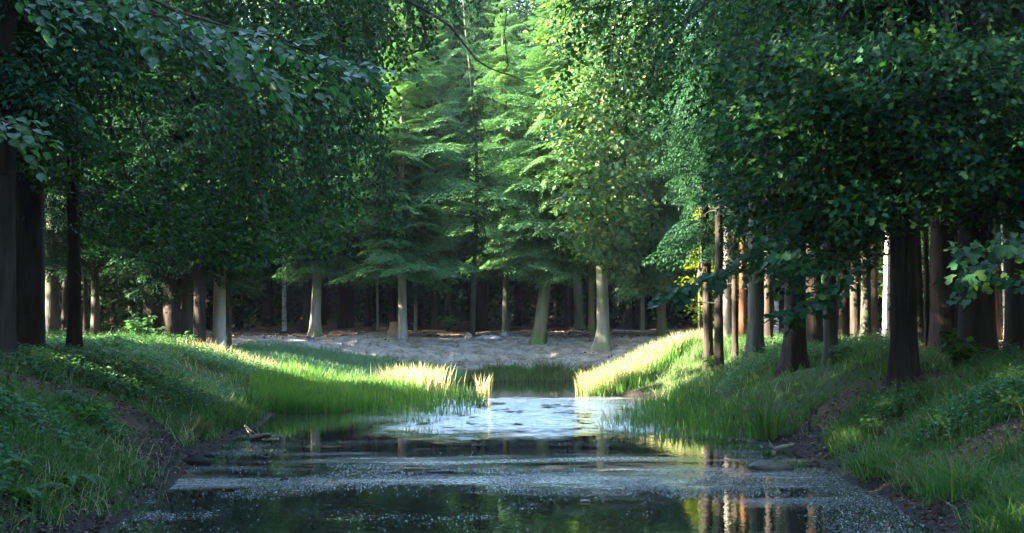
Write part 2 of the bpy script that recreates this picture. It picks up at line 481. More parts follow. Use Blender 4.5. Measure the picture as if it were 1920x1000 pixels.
# ------------------------------------------------------------------ water
def build_water():
    xs = np.linspace(-7, 6.5, 28); ys = np.linspace(-40, 48, 60)
    X, Y = np.meshgrid(xs, ys)
    V = np.stack([X, Y, np.zeros_like(X)], -1).reshape(-1, 3)
    nx = len(xs); i = np.arange(len(ys) - 1)[:, None]; j = np.arange(nx - 1)[None, :]
    F = np.stack([i * nx + j, i * nx + j + 1, (i + 1) * nx + j + 1, (i + 1) * nx + j], -1).reshape(-1, 4)
    m, nt, out = new_mat('pond_water')
    L = nt.links.new
    tc = nt.nodes.new('ShaderNodeTexCoord')
    sx = nt.nodes.new('ShaderNodeSeparateXYZ'); L(tc.outputs['Object'], sx.inputs[0])
    def math_(op, a, b=None, c=None):
        n = nt.nodes.new('ShaderNodeMath'); n.operation = op
        for k, v in enumerate((a, b, c)):
            if v is None: continue
            if isinstance(v, (int, float)): n.inputs[k].default_value = v
            else: L(v, n.inputs[k])
        return n.outputs[0]
    def noise(scale, sc=(1, 1, 1), det=4, rough=0.55):
        mp = nt.nodes.new('ShaderNodeMapping'); mp.inputs['Scale'].default_value = sc
        L(tc.outputs['Object'], mp.inputs[0])
        n = nt.nodes.new('ShaderNodeTexNoise'); n.inputs['Scale'].default_value = scale; n.inputs['Detail'].default_value = det; n.inputs['Roughness'].default_value = rough
        L(mp.outputs[0], n.inputs[0]); return n.outputs['Fac']
    def step(v, a, b):
        n = nt.nodes.new('ShaderNodeMapRange'); n.interpolation_type = 'SMOOTHSTEP'
        L(v, n.inputs[0]); n.inputs[1].default_value = a; n.inputs[2].default_value = b
        return n.outputs[0]
    wob = math_('MULTIPLY', math_('SUBTRACT', noise(0.4, (1, 0.5, 1), 5), 0.5), 4.0)
    yy = math_('ADD', sx.outputs[1], wob)
    fine = noise(2.2, (0.5, 0.25, 1), 5, 0.65)
    # breeze-ruffled reach in the middle of the pond
    yr = math_('ADD', yy, math_('MULTIPLY', math_('SUBTRACT', noise(1.3, (0.7, 0.45, 1), 6, 0.75), 0.5), 7.0))
    ruf = math_('MULTIPLY', step(yr, 22.8, 26.2), step(yy, 35.6, 34.6))
    ruf = math_('MULTIPLY', ruf, step(math_('ADD', sx.outputs[0], wob), 3.6, 1.8))
    ruf = math_('MULTIPLY', ruf, step(math_('ADD', sx.outputs[0], wob), -3.0, -1.0))
    ruf = math_('MULTIPLY', ruf, step(fine, 0.36, 0.46))
    # dull organic film in drifting bands
    yf = math_('ADD', yy, math_('MULTIPLY', math_('SUBTRACT', noise(1.1, (0.8, 0.6, 1), 6, 0.7), 0.5), 4.5))
    film = math_('MULTIPLY', step(yf, 14.8, 16.8), step(yf, 23.4, 19.6))
    film = math_('MULTIPLY', film, step(noise(0.6, (0.25, 0.9, 1), 6, 0.65), 0.44, 0.60))
    film = math_('MULTIPLY', film, math_('ADD', math_('MULTIPLY', step(noise(24, (0.7, 0.5, 1), 3, 0.7), 0.40, 0.60), 0.45), 0.55))
    b1 = nt.nodes.new('ShaderNodeBump'); b1.inputs['Strength'].default_value = 1.0; b1.inputs['Distance'].default_value = 0.0012
    L(noise(9, (1, 0.6, 1), 2), b1.inputs['Height'])
    b2 = nt.nodes.new('ShaderNodeBump'); b2.inputs['Distance'].default_value = 0.14
    L(noise(6, (0.3, 1.5, 1), 2, 0.5), b2.inputs['Height'])
    L(math_('MULTIPLY', ruf, 1.0), b2.inputs['Strength'])
    L(b1.outputs[0], b2.inputs['Normal'])
    p = nt.nodes.new('ShaderNodeBsdfPrincipled')
    p.inputs['IOR'].default_value = 1.33
    rg = math_('ADD', math_('MULTIPLY', film, 0.33), 0.03)
    rg = math_('ADD', rg, math_('MULTIPLY', ruf, 0.15))
    L(rg, p.inputs['Roughness'])
    # pale near-metallic colour paints extra sky reflection on the ruffled reach and scum streaks
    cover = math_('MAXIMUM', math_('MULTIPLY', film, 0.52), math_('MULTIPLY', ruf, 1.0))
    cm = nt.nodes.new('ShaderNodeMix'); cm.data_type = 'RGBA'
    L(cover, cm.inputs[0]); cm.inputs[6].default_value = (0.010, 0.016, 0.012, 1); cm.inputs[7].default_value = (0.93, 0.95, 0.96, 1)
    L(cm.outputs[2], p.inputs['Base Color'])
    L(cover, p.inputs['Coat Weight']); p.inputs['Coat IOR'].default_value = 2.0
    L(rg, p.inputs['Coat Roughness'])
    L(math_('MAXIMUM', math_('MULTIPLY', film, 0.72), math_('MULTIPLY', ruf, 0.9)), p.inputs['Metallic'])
    L(b2.outputs[0], p.inputs['Normal']); L(b2.outputs[0], p.inputs['Coat Normal'])
    L(p.outputs[0], out.inputs[0])
    o = link('pond_water', make_mesh('pond_water', V, F, m, True))
    tag(o, 'still dark pond water with pale ruffled and scummy streaks', None, None, 'structure')


build_water()

# ------------------------------------------------------------------ foliage templates
DIA = np.array([[0, 0, 0], [0.5, 0.45, 0.12], [0, 1, 0], [-0.5, 0.45, 0.12]], float)
DIA_F = np.array([[0, 1, 2], [0, 2, 3]])
OVAL = np.array([[0, 0, 0], [0.36, 0.22, 0.09], [0.5, 0.5, 0.12], [0.3, 0.8, 0.05], [0, 1.0, -0.1], [-0.3, 0.8, 0.05], [-0.5, 0.5, 0.12], [-0.36, 0.22, 0.09], [0, 0.5, 0.0]], float)
OVAL_F = np.array([[8, i, (i + 1) % 8] for i in range(8)])
_mp = [(0, 0.0), (0.16, 0.06), (0.34, 0.0), (0.36, 0.2), (0.62, 0.34), (0.4, 0.46), (0.44, 0.72), (0.2, 0.64), (0.0, 1.0),
       (-0.2, 0.64), (-0.44, 0.72), (-0.4, 0.46), (-0.62, 0.34), (-0.36, 0.2), (-0.34, 0.0), (-0.16, 0.06)]
MAP = np.array([[x, y, 0.12 * abs(x) - 0.12 * y * y] for x, y in _mp] + [[0, 0.36, 0.0]], float)
MAP_F = np.array([[16, i, (i + 1) % 16] for i in range(16)])
MAPS = np.array([[0, 0, 0], [0.55, 0.3, 0.08], [0.22, 0.45, 0.03], [0.3, 0.8, 0.0], [0, 1, -0.08], [-0.3, 0.8, 0.0], [-0.22, 0.45, 0.03], [-0.55, 0.3, 0.08]], float)
MAPS_F = np.array([[0, 1, 2], [2, 3, 4], [0, 2, 4], [0, 4, 6], [4, 5, 6], [0, 6, 7]])


def frond_template(L, droop, flat, lat, step, g, tuft=0.17, tw=0.055):
    """one conifer branch along +Y: lateral twigs carrying needle tufts. returns V, F (tris)"""
    P = []; A = []; N = []; S = []
    ts = np.arange(0.10, 1.0, step / L)
    for t in ts:
        y = L * t; z = 0.10 * L * t - droop * L * t * t
        ax = np.array([0, 1, 0.10 - 2 * droop * t]); ax /= np.linalg.norm(ax)
        ll = L * lat * (1 - t) ** 0.8 * (0.55 + 0.9 * min(1, t * 4)) * 0.62 + 0.10
        ll *= 0.8 + 0.4 * g.random()
        for s in (-1, 1):
            d0 = np.array([s * 0.85, 0.55, 0.0]); d0 /= np.linalg.norm(d0)
            nt_ = max(2, int(ll / 0.11))
            for k in range(nt_):
                u = (k + 0.5) / nt_
                pos = np.array([0, y, z]) + d0 * ll * u
                pos[2] -= (1 - flat) * ll * u * u * 0.9 + 0.05 * u * ll
                dirv = d0 + np.array([0, 0, -(1 - flat) * 1.6 * u])
                for q in (-1, 1):
                    side = np.array([-d0[1] * q, d0[0] * q, 0]) * (0.75 if k < nt_ - 1 else 0.35)
                    A.append(dirv + side + g.normal(0, 0.12, 3)); P.append(pos + g.normal(0, 0.015, 3))
                    N.append(np.array([0, 0, 1.0]) + g.normal(0, 0.3, 3)); S.append(tuft * (0.75 + 0.5 * g.random()))
        if g.random() < 0.7:
            A.append(ax + g.normal(0, 0.2, 3)); P.append(np.array([0, y, z])); N.append(np.array([0, 0, 1.0])); S.append(tuft)
    P = np.array(P); S = np.array(S)
    V, F = stamp(DIA, DIA_F, P, frames(np.array(A), np.array(N)), np.stack([S * tw / tuft * 1.3, S, S * 0.4], -1))
    yy = np.linspace(0, L * 0.95, 6)
    return V, F


def conifer_crown(name, H, cb, Rmax, mat, droop, flat, spacing, per, seed, up=0.0, shape=0.8, step=0.17, tuft=0.17, lowjit=0.6, lat=0.55):
    g = np.random.default_rng(seed)
    T = [frond_template(Rmax, droop, flat, lat, step, g, tuft) for _ in range(3)]
    P = [[], [], []]; A = [[], [], []]; S = [[], [], []]
    miss = 0.2 * g.random(8)
    z = cb
    while z < H - 0.4:
        rr = (1 - (z - cb) / (H - cb)) ** shape
        low = 1.0 if z > cb + 1.5 else 0.75
        for k in range(per):
            if g.random() < 0.10 + miss[int(z * 1.3) % 8]: continue
            a = 2 * PI * (k + g.random()) / per
            q = g.integers(3)
            P[q].append([0.08 * math.cos(a), 0.08 * math.sin(a), z + g.normal(0, spacing * 0.35)])
            A[q].append([math.cos(a), math.sin(a), up + g.normal(0, 0.10) + 0.5 * (1 - rr) - (0.12 if z < cb + 1 else 0)])
            S[q].append(max(0.12, rr) * low * (0.55 + 0.75 * g.random()))
        for k in range(per):
            a = 2 * PI * g.random(); q = g.integers(3)
            P[q].append([0.05 * math.cos(a), 0.05 * math.sin(a), z + g.normal(0, spacing * 0.4)])
            A[q].append([math.cos(a), math.sin(a), up + g.normal(0, 0.2)]); S[q].append(max(0.12, rr) * (0.3 + 0.3 * g.random()))
        z += spacing * (0.7 + 0.6 * g.random()) * (0.55 + 0.45 * rr)
    out = []
    for q in range(3):
        if not P[q]: continue
        A_ = np.array(A[q])
        N_ = np.tile(np.array([0, 0, 1.0]), (len(A_), 1)) + g.normal(0, 0.22, (len(A_), 3))
        out.append(stamp(T[q][0], T[q][1], np.array(P[q]), frames(A_, N_), np.array(S[q])))
    V, F = merge(out)
    return make_mesh(name, V, F, mat)


def leaf_spray(C, g, n, rad, out_dir, lsize, tmpl, droop=0.35, thick=0.12, tilt=0.45, aspect=0.62):
    """flattish sprays of leaves: C (m,3) centres, out_dir (m,3)"""
    m = len(C)
    O = norm(out_dir * np.array([1, 1, 0.4]) + g.normal(0, 0.25, (m, 3)))
    Nn = norm(np.array([0, 0, 1.0]) + 0.45 * O + g.normal(0, 0.25, (m, 3)))
    fr = frames(O, Nn)
    r_ = rad * (0.7 + 0.6 * g.random(m))
    th = g.random((m, n)) * 2 * PI; q = np.sqrt(g.random((m, n)))
    lx = np.cos(th) * q; ly = np.sin(th) * q
    loc = np.stack([lx * 0.7, ly, g.normal(0, thick, (m, n)) - droop * (ly * 0.5 + 0.5) ** 2], -1) * r_[:, None, None]
    P = np.einsum('mij,mnj->mni', fr, loc) + C[:, None, :]
    A = np.einsum('mij,mnj->mni', fr, np.stack([lx * 0.8, 0.7 + 0 * lx, -0.35 + 0 * lx], -1)) + g.normal(0, 0.35, (m, n, 3))
    N = Nn[:, None, :] + g.normal(0, tilt, (m, n, 3))
    P = P.reshape(-1, 3); A = A.reshape(-1, 3); N = N.reshape(-1, 3)
    s = lsize * (0.45 + 0.95 * g.random(len(P)))
    return stamp(tmpl[0], tmpl[1], P, frames(A, N), np.stack([s * aspect, s, s], -1))


def hanging_twigs(P0, g, out_dir, L, gap, lsize, tmpl, down=1.0, aspect=0.6, twig=True):
    """drooping leafy twigs from start points P0; returns (leaf V, F), (twig V, F quads)"""
    LP = []; LA = []; LN = []; TW = []
    for p, o in zip(P0, out_dir):
        l = L * (0.55 + 0.8 * g.random())
        o = np.array([o[0], o[1], 0]); o = o / (np.linalg.norm(o) + 1e-6) + g.normal(0, 0.35, 3) * np.array([1, 1, 0.3])
        n = max(4, int(l / gap))
        t = (np.arange(n) + 0.5) / n
        path = p + o * (l * 0.55 * (t - 0.25 * t * t))[:, None]
        path[:, 2] -= down * l * (0.15 * t + 0.75 * t * t)
        path += np.cumsum(g.normal(0, 0.012, (n, 3)), axis=0)
        tan = norm(np.gradient(path, axis=0))
        side = norm(np.cross(tan, np.array([0, 0, 1.0]) + g.normal(0, 0.3, 3)))
        sg = np.where(np.arange(n) % 2 == 0, 1, -1)[:, None]
        A = tan * 0.6 + side * sg * 0.9 + np.array([0, 0, -0.35]) + g.normal(0, 0.25, (n, 3))
        N = np.cross(side, tan) + g.normal(0, 0.5, (n, 3))
        LP.append(path); LA.append(A); LN.append(N)
        if twig:
            k = path[:: max(1, n // 5)]
            if len(k) >= 2:
                TW.append(tube(k, np.linspace(0.009, 0.003, len(k)), 3, cap=False))
    LP = np.concatenate(LP); LA = np.concatenate(LA); LN = np.concatenate(LN)
    s = lsize * (0.65 + 0.6 * g.random(len(LP)))
    lv = stamp(tmpl[0], tmpl[1], LP, frames(LA, LN), np.stack([s * aspect, s, s], -1))
    return lv, (merge(TW) if TW else None)


# shared conifer crowns (origin at the tree's foot)
CROWN = {}
CROWN['spruce_a'] = (conifer_crown('spruce_crown_mesh', 19, 3.0, 3.1, M['spruce'], 0.30, 0.25, 0.50, 6, 1, shape=0.75), 19.0)
CROWN['spruce_b'] = (conifer_crown('spruce_crown_mesh', 19, 4.2, 2.9, M['spruce'], 0.36, 0.1, 0.52, 6, 2, shape=0.7), 19.0)
CROWN['spruce_high'] = (conifer_crown('spruce_crown_mesh', 19, 6.5, 2.7, M['spruce'], 0.3, 0.25, 0.52, 6, 3, shape=0.75), 19.0)
CROWN['fir_a'] = (conifer_crown('fir_crown_mesh', 15, 2.9, 3.0, M['fir'], 0.16, 0.62, 0.52, 9, 4, up=-0.12, shape=0.8, step=0.14, tuft=0.2, lat=0.62), 15.0)
CROWN['fir_b'] = (conifer_crown('fir_crown_mesh', 15, 3.2, 2.7, M['fir'], 0.2, 0.5, 0.54, 9, 5, up=-0.1, shape=0.75, step=0.14, tuft=0.2, lat=0.62), 15.0)
CROWN['spruce_low'] = (conifer_crown('spruce_crown_mesh', 15, 2.5, 2.5, M['fir'], 0.34, 0.05, 0.42, 8, 8, up=-0.12, shape=0.6, step=0.15, tuft=0.19), 15.0)
CROWN['fir_dark'] = (conifer_crown('fir_crown_mesh', 18, 3.4, 2.9, M['spruce'], 0.16, 0.65, 0.6, 7, 6, shape=0.75, step=0.18, tuft=0.2), 18.0)


def broad_crown(name, H, cb, Rx, mat, n, per, seed, lsize=0.17):
    g = np.random.default_rng(seed)
    zc = (H + cb) / 2; hzz = (H - cb) / 2
    d = norm(g.normal(0, 1, (n, 3)))
    q = (0.45 + 0.55 * g.random(n) ** 0.6)[:, None] * (1 + 0.25 * np.sin(d[:, :1] * 5 + d[:, 1:2] * 4))
    C = d * q * np.array([Rx, Rx, hzz]) + np.array([0, 0, zc])
    V, F = leaf_spray(C, g, per, 0.75, d, lsize, (DIA, DIA_F))
    return make_mesh(name, V, F, mat)


CROWN['broad_a'] = (broad_crown('broadleaf_crown_mesh', 15, 3.6, 3.0, M['broad'], 420, 60, 21), 15.0)
CROWN['broad_b'] = (broad_crown('broadleaf_crown_mesh', 15, 4.5, 2.7, M['broad'], 380, 55, 22), 15.0)


# ------------------------------------------------------------------ trunks and trees
def trunk_geo(H, r0, lean=(0, 0), flare=0.5, sides=14, seed=0, lobes=5, r1=0.15, bend=0.0):
    g = np.random.default_rng(seed)
    zs = np.concatenate([[-0.35, -0.05, 0.08, 0.2, 0.38, 0.65, 1.0, 1.5], np.linspace(2.2, H, max(4, int(H / 1.6)))])
    ph = g.random() * 6.28; bx = g.normal(0, 0.015, 2)
    ctr = np.stack([lean[0] * zs + bx[0] * zs * np.sin(zs * 0.35) + bend * np.exp(-zs / 0.9), lean[1] * zs + bx[1] * zs * np.sin(zs * 0.3 + 1), zs], -1)
    th = np.linspace(0, 2 * PI, sides, endpoint=False)
    rr = r0 * (r1 + (1 - r1) * (1 - np.clip(zs, 0, H) / H) ** 0.85)
    fl = flare * np.exp(-np.clip(zs, -0.1, 99) / 0.33)
    rad = rr[:, None] * (1 + fl[:, None] * (0.75 + 0.6 * np.cos(lobes * th + ph)[None, :]) + 0.07 * (g.random((len(zs), sides)) - 0.5) + 0.05 * np.cos(2 * th + ph)[None, :])
    V = ctr[:, None, :] + np.stack([np.cos(th)[None, :] * rad, np.sin(th)[None, :] * rad, 0 * rad], -1)
    n = len(zs)
    i = np.arange(n - 1)[:, None]; j = np.arange(sides)[None, :]; j2 = (j + 1) % sides
    F = np.stack([i * sides + j, i * sides + j2, (i + 1) * sides + j2, (i + 1) * sides + j], -1).reshape(-1, 4)
    return V.reshape(-1, 3), F


def stubs(H0, H1, r0, g, n, lean):
    """short dead twigs on the bare part of a conifer trunk"""
    out = []
    for _ in range(n):
        z = H0 + g.random() * (H1 - H0); a = g.random() * 6.28; l = 0.25 + 0.9 * g.random()
        c = np.array([lean[0] * z, lean[1] * z, z]); d = np.array([math.cos(a), math.sin(a), -0.15 + 0.2 * g.random()])
        out.append(tube([c + d * r0 * 0.6, c + d * (r0 + l * 0.5), c + d * (r0 + l) + np.array([0, 0, -0.08])], [0.014, 0.009, 0.003], 4))
    return merge(out)


TREES = []


def tree(name, label, px, D, wpx, bark, crown=None, H=17.0, cs=None, lean=(0, 0), flare=0.45, cat='tree', group=None, lobes=5, seed=None, bend=0.0, n_stub=6):
    p = at(px, 600, D)
    x, y = p[0], D
    r0 = 0.5 * wpx / F_PX * D * 1.06
    root = bpy.data.objects.new(name, None); root.empty_display_size = 0.5
    COL.objects.link(root)
    root.location = (x, y, hz(x, y) - 0.02)
    tag(root, label, cat, group)
    sd = seed if seed is not None else int(abs(px) * 7 + D)
    g = np.random.default_rng(sd)
    V, F = trunk_geo(H * 0.93, r0, lean, flare, 16, sd, lobes, bend=bend)
    trunk = link('trunk', make_mesh('trunk_mesh', V, F, M[bark], True), root)
    if n_stub:
        V, F = stubs(1.6, 4.5, r0, g, n_stub, lean)
        link('dead_twigs', make_mesh('dead_twigs_mesh', V, F, M['twig']), trunk)['kind'] = 'stuff'
    if crown:
        me, h0 = CROWN[crown]
        s = H / h0
        c = link('crown', me, root, (lean[0] * 3, lean[1] * 3, 0), g.random() * 6.28, (cs or s, cs or s, s))
    TREES.append((x, y))
    return root


SP = 'spruces along the left bank'
# ---- left bank
L1 = tree('spruce_tree', 'black spruce trunk cut by the left edge above the bare soil', -14, 20.0, 76, 'bark_dark', 'spruce_b', 19)
L2 = tree('beech_tree', 'thick dark beech trunk near the left edge whose boughs droop over the pond', 47, 27.0, 72, 'bark_dark', None, 17, flare=0.25)
L3 = tree('spruce_tree', 'slim near-black spruce trunk standing alone right of the thick left trunk', 140, 27.0, 25, 'bark_dark', 'spruce_high', 18, flare=0.6)
L4 = tree('fir_tree', 'dim grey-green fir trunk between the thick left trunk and the slim black one', 97, 43, 28, 'bark_dim', 'spruce_a', 16)
tree('spruce_tree', 'thin brown trunk just left of the slim black spruce', 121, 46, 13, 'bark_dark', 'spruce_b', 15)
tree('spruce_tree', 'thin reddish trunk right behind the slim black spruce', 161, 47, 10, 'bark_dark', 'spruce_high', 13)
tree('fir_tree', 'narrow pale green trunk in the gap of the left wood', 179, 45, 16, 'bark_dim', 'fir_dark', 12)
L8 = tree('spruce_tree', 'broad brown spruce trunk, leftmost of the tight row on the left bank', 287, 42.5, 36, 'bark_dark', 'spruce_a', 14.5, cs=0.8)
L9 = tree('spruce_tree', 'black spruce trunk, second from left in the tight left row', 322, 42, 33, 'bark_dark', 'spruce_b', 14.5, cs=0.78)
L10 = tree('spruce_tree', 'brown mossy spruce trunk in the middle of the tight left row', 353, 42.5, 30, 'bark_dim', 'spruce_a', 14.5, cs=0.78)
L11 = tree('spruce_tree', 'slim dark trunk at the right end of the tight left row', 375, 41.5, 23, 'bark_dark', 'spruce_b', 14.5, cs=0.78)
L12 = tree('fir_tree', 'pale grey smooth trunk beside the stump at the end of the left row', 411, 43, 24, 'bark_pale', 'fir_dark', 13, cs=0.68, flare=0.35)
tree('fir_tree', 'thin grey trunk half hidden behind the pale one by the stump', 428, 45, 12, 'bark_dim', 'fir_dark', 11, cs=0.55)
# ---- far bank
tree('birch_tree', 'thin birch trunk at the left of the far bank', 533, 60, 8, 'birch', 'broad_b', 11, cs=0.6, flare=0.2, n_stub=0)
tree('fir_tree', 'pale green flared trunk at the left end of the sandy far bank', 592, 52, 19, 'bark_grey', 'fir_b', 13, flare=0.7)
tree('fir_tree', 'whitish fir trunk under layered boughs in the middle of the far bank', 755, 50, 16, 'bark_pale', 'fir_a', 13.4, cs=1.02, flare=0.45)
tree('young_fir', 'very thin bare stem left of the stump on the far bank', 708, 60, 5, 'bark_grey', None, 7, flare=0.1, n_stub=4)
tree('young_fir', 'very thin stem just right of the whitish fir trunk', 779, 58, 6, 'bark_grey', 'fir_dark', 8, cs=0.35, flare=0.1)
tree('spruce_tree', 'thin straight bare pole of a trunk left of the wide dim trunk', 886, 53, 9, 'bark_dim', 'fir_dark', 16, cs=0.45, flare=0.25, n_stub=3)
tree('spruce_tree', 'wide dim trunk right behind the thin straight pole', 904, 62, 22, 'bark_dark', 'fir_dark', 17)
tree('fir_tree', 'leaning mossy fir trunk swelling at its foot on the far bank', 1014, 50, 24, 'bark_moss', 'fir_b', 13.2, cs=0.92, lean=(0.085, 0), flare=0.5, bend=-0.12)
tree('spruce_tree', 'thin dim trunk left behind the big flared grey trunk', 1109, 58, 12, 'bark_moss', 'fir_dark', 14, cs=0.6)
C7 = tree('oak_tree', 'pale grey trunk with widely flared roots on the far bank', 1131, 49, 23, 'bark_grey', None, 13, lean=(0.01, 0), flare=0.95, lobes=4, n_stub=0)
tree('spruce_tree', 'thin yellow-lit trunk foot left of the mossy trunk under hanging spruce', 1205, 58, 7, 'bark_moss', 'fir_dark', 13, cs=0.5)
tree('spruce_tree', 'mossy trunk under the hanging spruce boughs at the right of the far bank', 1241, 52, 16, 'bark_moss', 'spruce_low', 15, cs=1.0, flare=0.6)
tree('fir_tree', 'soft green fir filling the dim gap left of the leaning trunk', 948, 57, 13, 'bark_dim', 'fir_b', 14.5, cs=1.0, flare=0.4)
tree('fir_tree', 'soft green fir behind the whitish trunk, half hidden by the drooping curtain', 815, 59, 13, 'bark_dim', 'fir_a', 15.5, cs=1.0, flare=0.4)
# ---- right bank
R1 = tree('spruce_tree', 'black trunk at the water end of the right row, under hanging spruce', 1328, 35, 18, 'bark_dark', 'spruce_b', 15, cs=0.62, flare=0.35)
R2 = tree('spruce_tree', 'crooked dark brown trunk second in the right row', 1347, 33, 16, 'bark_dark', 'spruce_high', 14, cs=0.5, lean=(0.01, 0.02), flare=0.45)
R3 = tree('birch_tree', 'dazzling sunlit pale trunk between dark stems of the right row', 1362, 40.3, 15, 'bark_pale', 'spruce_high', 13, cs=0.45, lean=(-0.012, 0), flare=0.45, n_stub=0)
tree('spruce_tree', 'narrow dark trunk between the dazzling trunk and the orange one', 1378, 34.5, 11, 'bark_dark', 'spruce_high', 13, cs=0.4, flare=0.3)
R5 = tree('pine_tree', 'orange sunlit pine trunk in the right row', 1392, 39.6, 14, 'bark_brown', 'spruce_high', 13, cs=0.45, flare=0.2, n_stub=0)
R6 = tree('spruce_tree', 'blue-green tinted stout trunk right of the orange trunk', 1416, 31, 28, 'bark_dim', 'spruce_high', 16, cs=0.6, flare=0.5)
tree('birch_tree', 'slender white birch behind the right row', 1455, 50, 9, 'birch', 'broad_b', 12, cs=0.6, lean=(0.03, 0), flare=0.2, n_stub=0)
R8 = tree('spruce_tree', 'squat black trunk tapering upward in front on the right bank', 1490, 27, 41, 'bark_dark', 'spruce_high', 17, cs=0.7, flare=0.55)
tree('spruce_tree', 'wide brown trunk behind and right of the squat black one', 1527, 34, 30, 'bark_dark', 'spruce_b', 16, cs=0.7)
R10 = tree('spruce_tree', 'grey barked trunk with a pale left edge beside the wide brown one', 1557, 26, 24, 'bark_dim', 'spruce_high', 17, cs=0.6, flare=0.35)
tree('spruce_tree', 'dark trunk just right of the grey barked one', 1583, 36, 19, 'bark_dark', 'spruce_a', 16, cs=0.7)
tree('spruce_tree', 'brown trunk in the middle depth of the right wood', 1605, 38, 20, 'bark_dark', 'spruce_b', 16, cs=0.7)
tree('spruce_tree', 'mossy trunk leaning right beside the sunny gap of the right wood', 1623, 37, 19, 'bark_dim', 'spruce_b', 16, cs=0.65, lean=(0.02, 0))
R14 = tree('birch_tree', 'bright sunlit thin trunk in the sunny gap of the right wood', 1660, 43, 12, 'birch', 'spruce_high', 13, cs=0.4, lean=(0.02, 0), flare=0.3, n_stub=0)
R15 = tree('spruce_tree', 'black trunk in front of the right bank, left stem of the joined pair', 1686, 21.6, 30, 'bark_dark', 'spruce_high', 18, cs=0.7, flare=0.9)
R15b = tree('spruce_tree', 'black trunk in front of the right bank, right stem of the joined pair', 1709, 21.9, 20, 'bark_dark', 'spruce_high', 17, cs=0.6, flare=0.7)
tree('spruce_tree', 'thin black stem right of the joined pair of trunks', 1738, 30, 10, 'bark_dark', 'spruce_high', 15, cs=0.5)
tree('spruce_tree', 'broad brown-black trunk behind the leafy sapling', 1772, 29, 52, 'bark_dark', 'spruce_b', 18, flare=0.3)
MP = tree('maple_tree', 'broadest black trunk at the right, right of the leafy sapling', 1833, 24, 66, 'bark_dark', None, 17, flare=0.4, n_stub=0)
tree('pine_tree', 'thin trunk with a sunlit left edge near the right picture edge', 1871, 39, 9, 'bark_brown', 'spruce_high', 14, cs=0.5)
tree('birch_tree', 'thread-thin bright stem near the right picture edge', 1884, 41, 4, 'birch', 'spruce_high', 12, cs=0.4, n_stub=0)
tree('spruce_tree', 'black trunk at the very right edge of the picture', 1908, 26, 44, 'bark_dark', 'spruce_b', 18)

for px, D, w, lab, ln in ((1441, 38, 14, 'slim dark stem left of the slender white birch', 0.0), (1508, 41, 15, 'dim stem just behind the squat black trunk', 0.01), (1541, 45, 13, 'narrow dim stem behind the grey barked trunk', 0.0),
                      (1572, 42, 15, 'dark stem behind the grey barked trunk, on its right', -0.01), (1640, 46, 12, 'narrow stem at the left of the sunny gap', 0.012), (1725, 37, 13, 'narrow black stem close right of the joined pair', 0.0),
                      (1755, 43, 18, 'dim stem left behind the broad brown-black trunk', 0.01), (1802, 34, 24, 'dark stem between the two broadest right trunks', 0.0), (1857, 35, 20, 'dark stem right behind the broadest trunk', -0.008), (1892, 36, 14, 'dark stem left of the trunk at the right edge', 0.0),
                      (72, 36, 22, 'dark stem behind the thick left trunk, on its right', 0.0), (214, 50, 14, 'dim stem in the left wood left of the tight row', 0.0), (247, 52, 15, 'dim stem close left of the tight left row', 0.01)):
    tree('spruce_tree', lab, px, D, w, 'bark_dark', 'spruce_high', 15, cs=0.55, lean=(ln, 0))

# ------------------------------------------------------------------ overhanging crowns
def limb_to(base, tips, r0, g, sag=0.6):
    out = []
    for t in tips:
        t = np.asarray(t, float)
        k = np.linspace(0, 1, 8)
        pts = base[None, :] * (1 - k)[:, None] + t[None, :] * k[:, None]
        pts[:, 2] += np.sin(k * PI) * sag + np.cumsum(g.normal(0, 0.05, 8))
        pts[:, 0] += np.cumsum(g.normal(0, 0.05, 8))
        out.append(tube(pts, r0 * (1 - k * 0.88), 6))
    return merge(out)


def drop_world(o, root):
    """mesh made in world coordinates: make it a child without moving it"""
    o.parent = root
    o.matrix_parent_inverse = Matrix.Translation(root.location).inverted()


def overhang(root, zone_list, mat, seed, base_h, tips, twig_mat='twig'):
    g = np.random.default_rng(seed)
    leaves = []; twigs = []
    b = np.array(root.location) + np.array([0, 0, base_h])
    for z in zone_list:
        C = poly_points(z['poly'], z['n'], z['d'][0], z['d'][1], g)
        out = C - b; out[:, 2] = 0
        if z['style'] == 'hang':
            lv, tw = hanging_twigs(C, g, norm(out), z['L'], z['gap'], z['leaf'], z['t'])
            leaves.append(lv)
            if tw: twigs.append(tw)
        else:
            leaves.append(leaf_spray(C, g, z['per'], z['rad'], norm(out), z['leaf'], z['t'], tilt=z.get('tilt', 0.5), aspect=z.get('aspect', 0.62)))
    V, F = merge(leaves)
    c = link('crown', make_mesh('crown_mesh', V, F, M[mat])); drop_world(c, root)
    if twigs:
        V, F = merge(twigs)
        c = link('twigs', make_mesh('twigs_mesh', V, F, M[twig_mat])); drop_world(c, root); c['kind'] = 'stuff'
    for t in tips:
        V, F = limb_to(b, [t], 0.09, g)
        c = link('limb', make_mesh('limb_mesh', V, F, M['twig'], True)); drop_world(c, root)


D1 = (DIA, DIA_F); MS = (MAPS, MAPS_F)
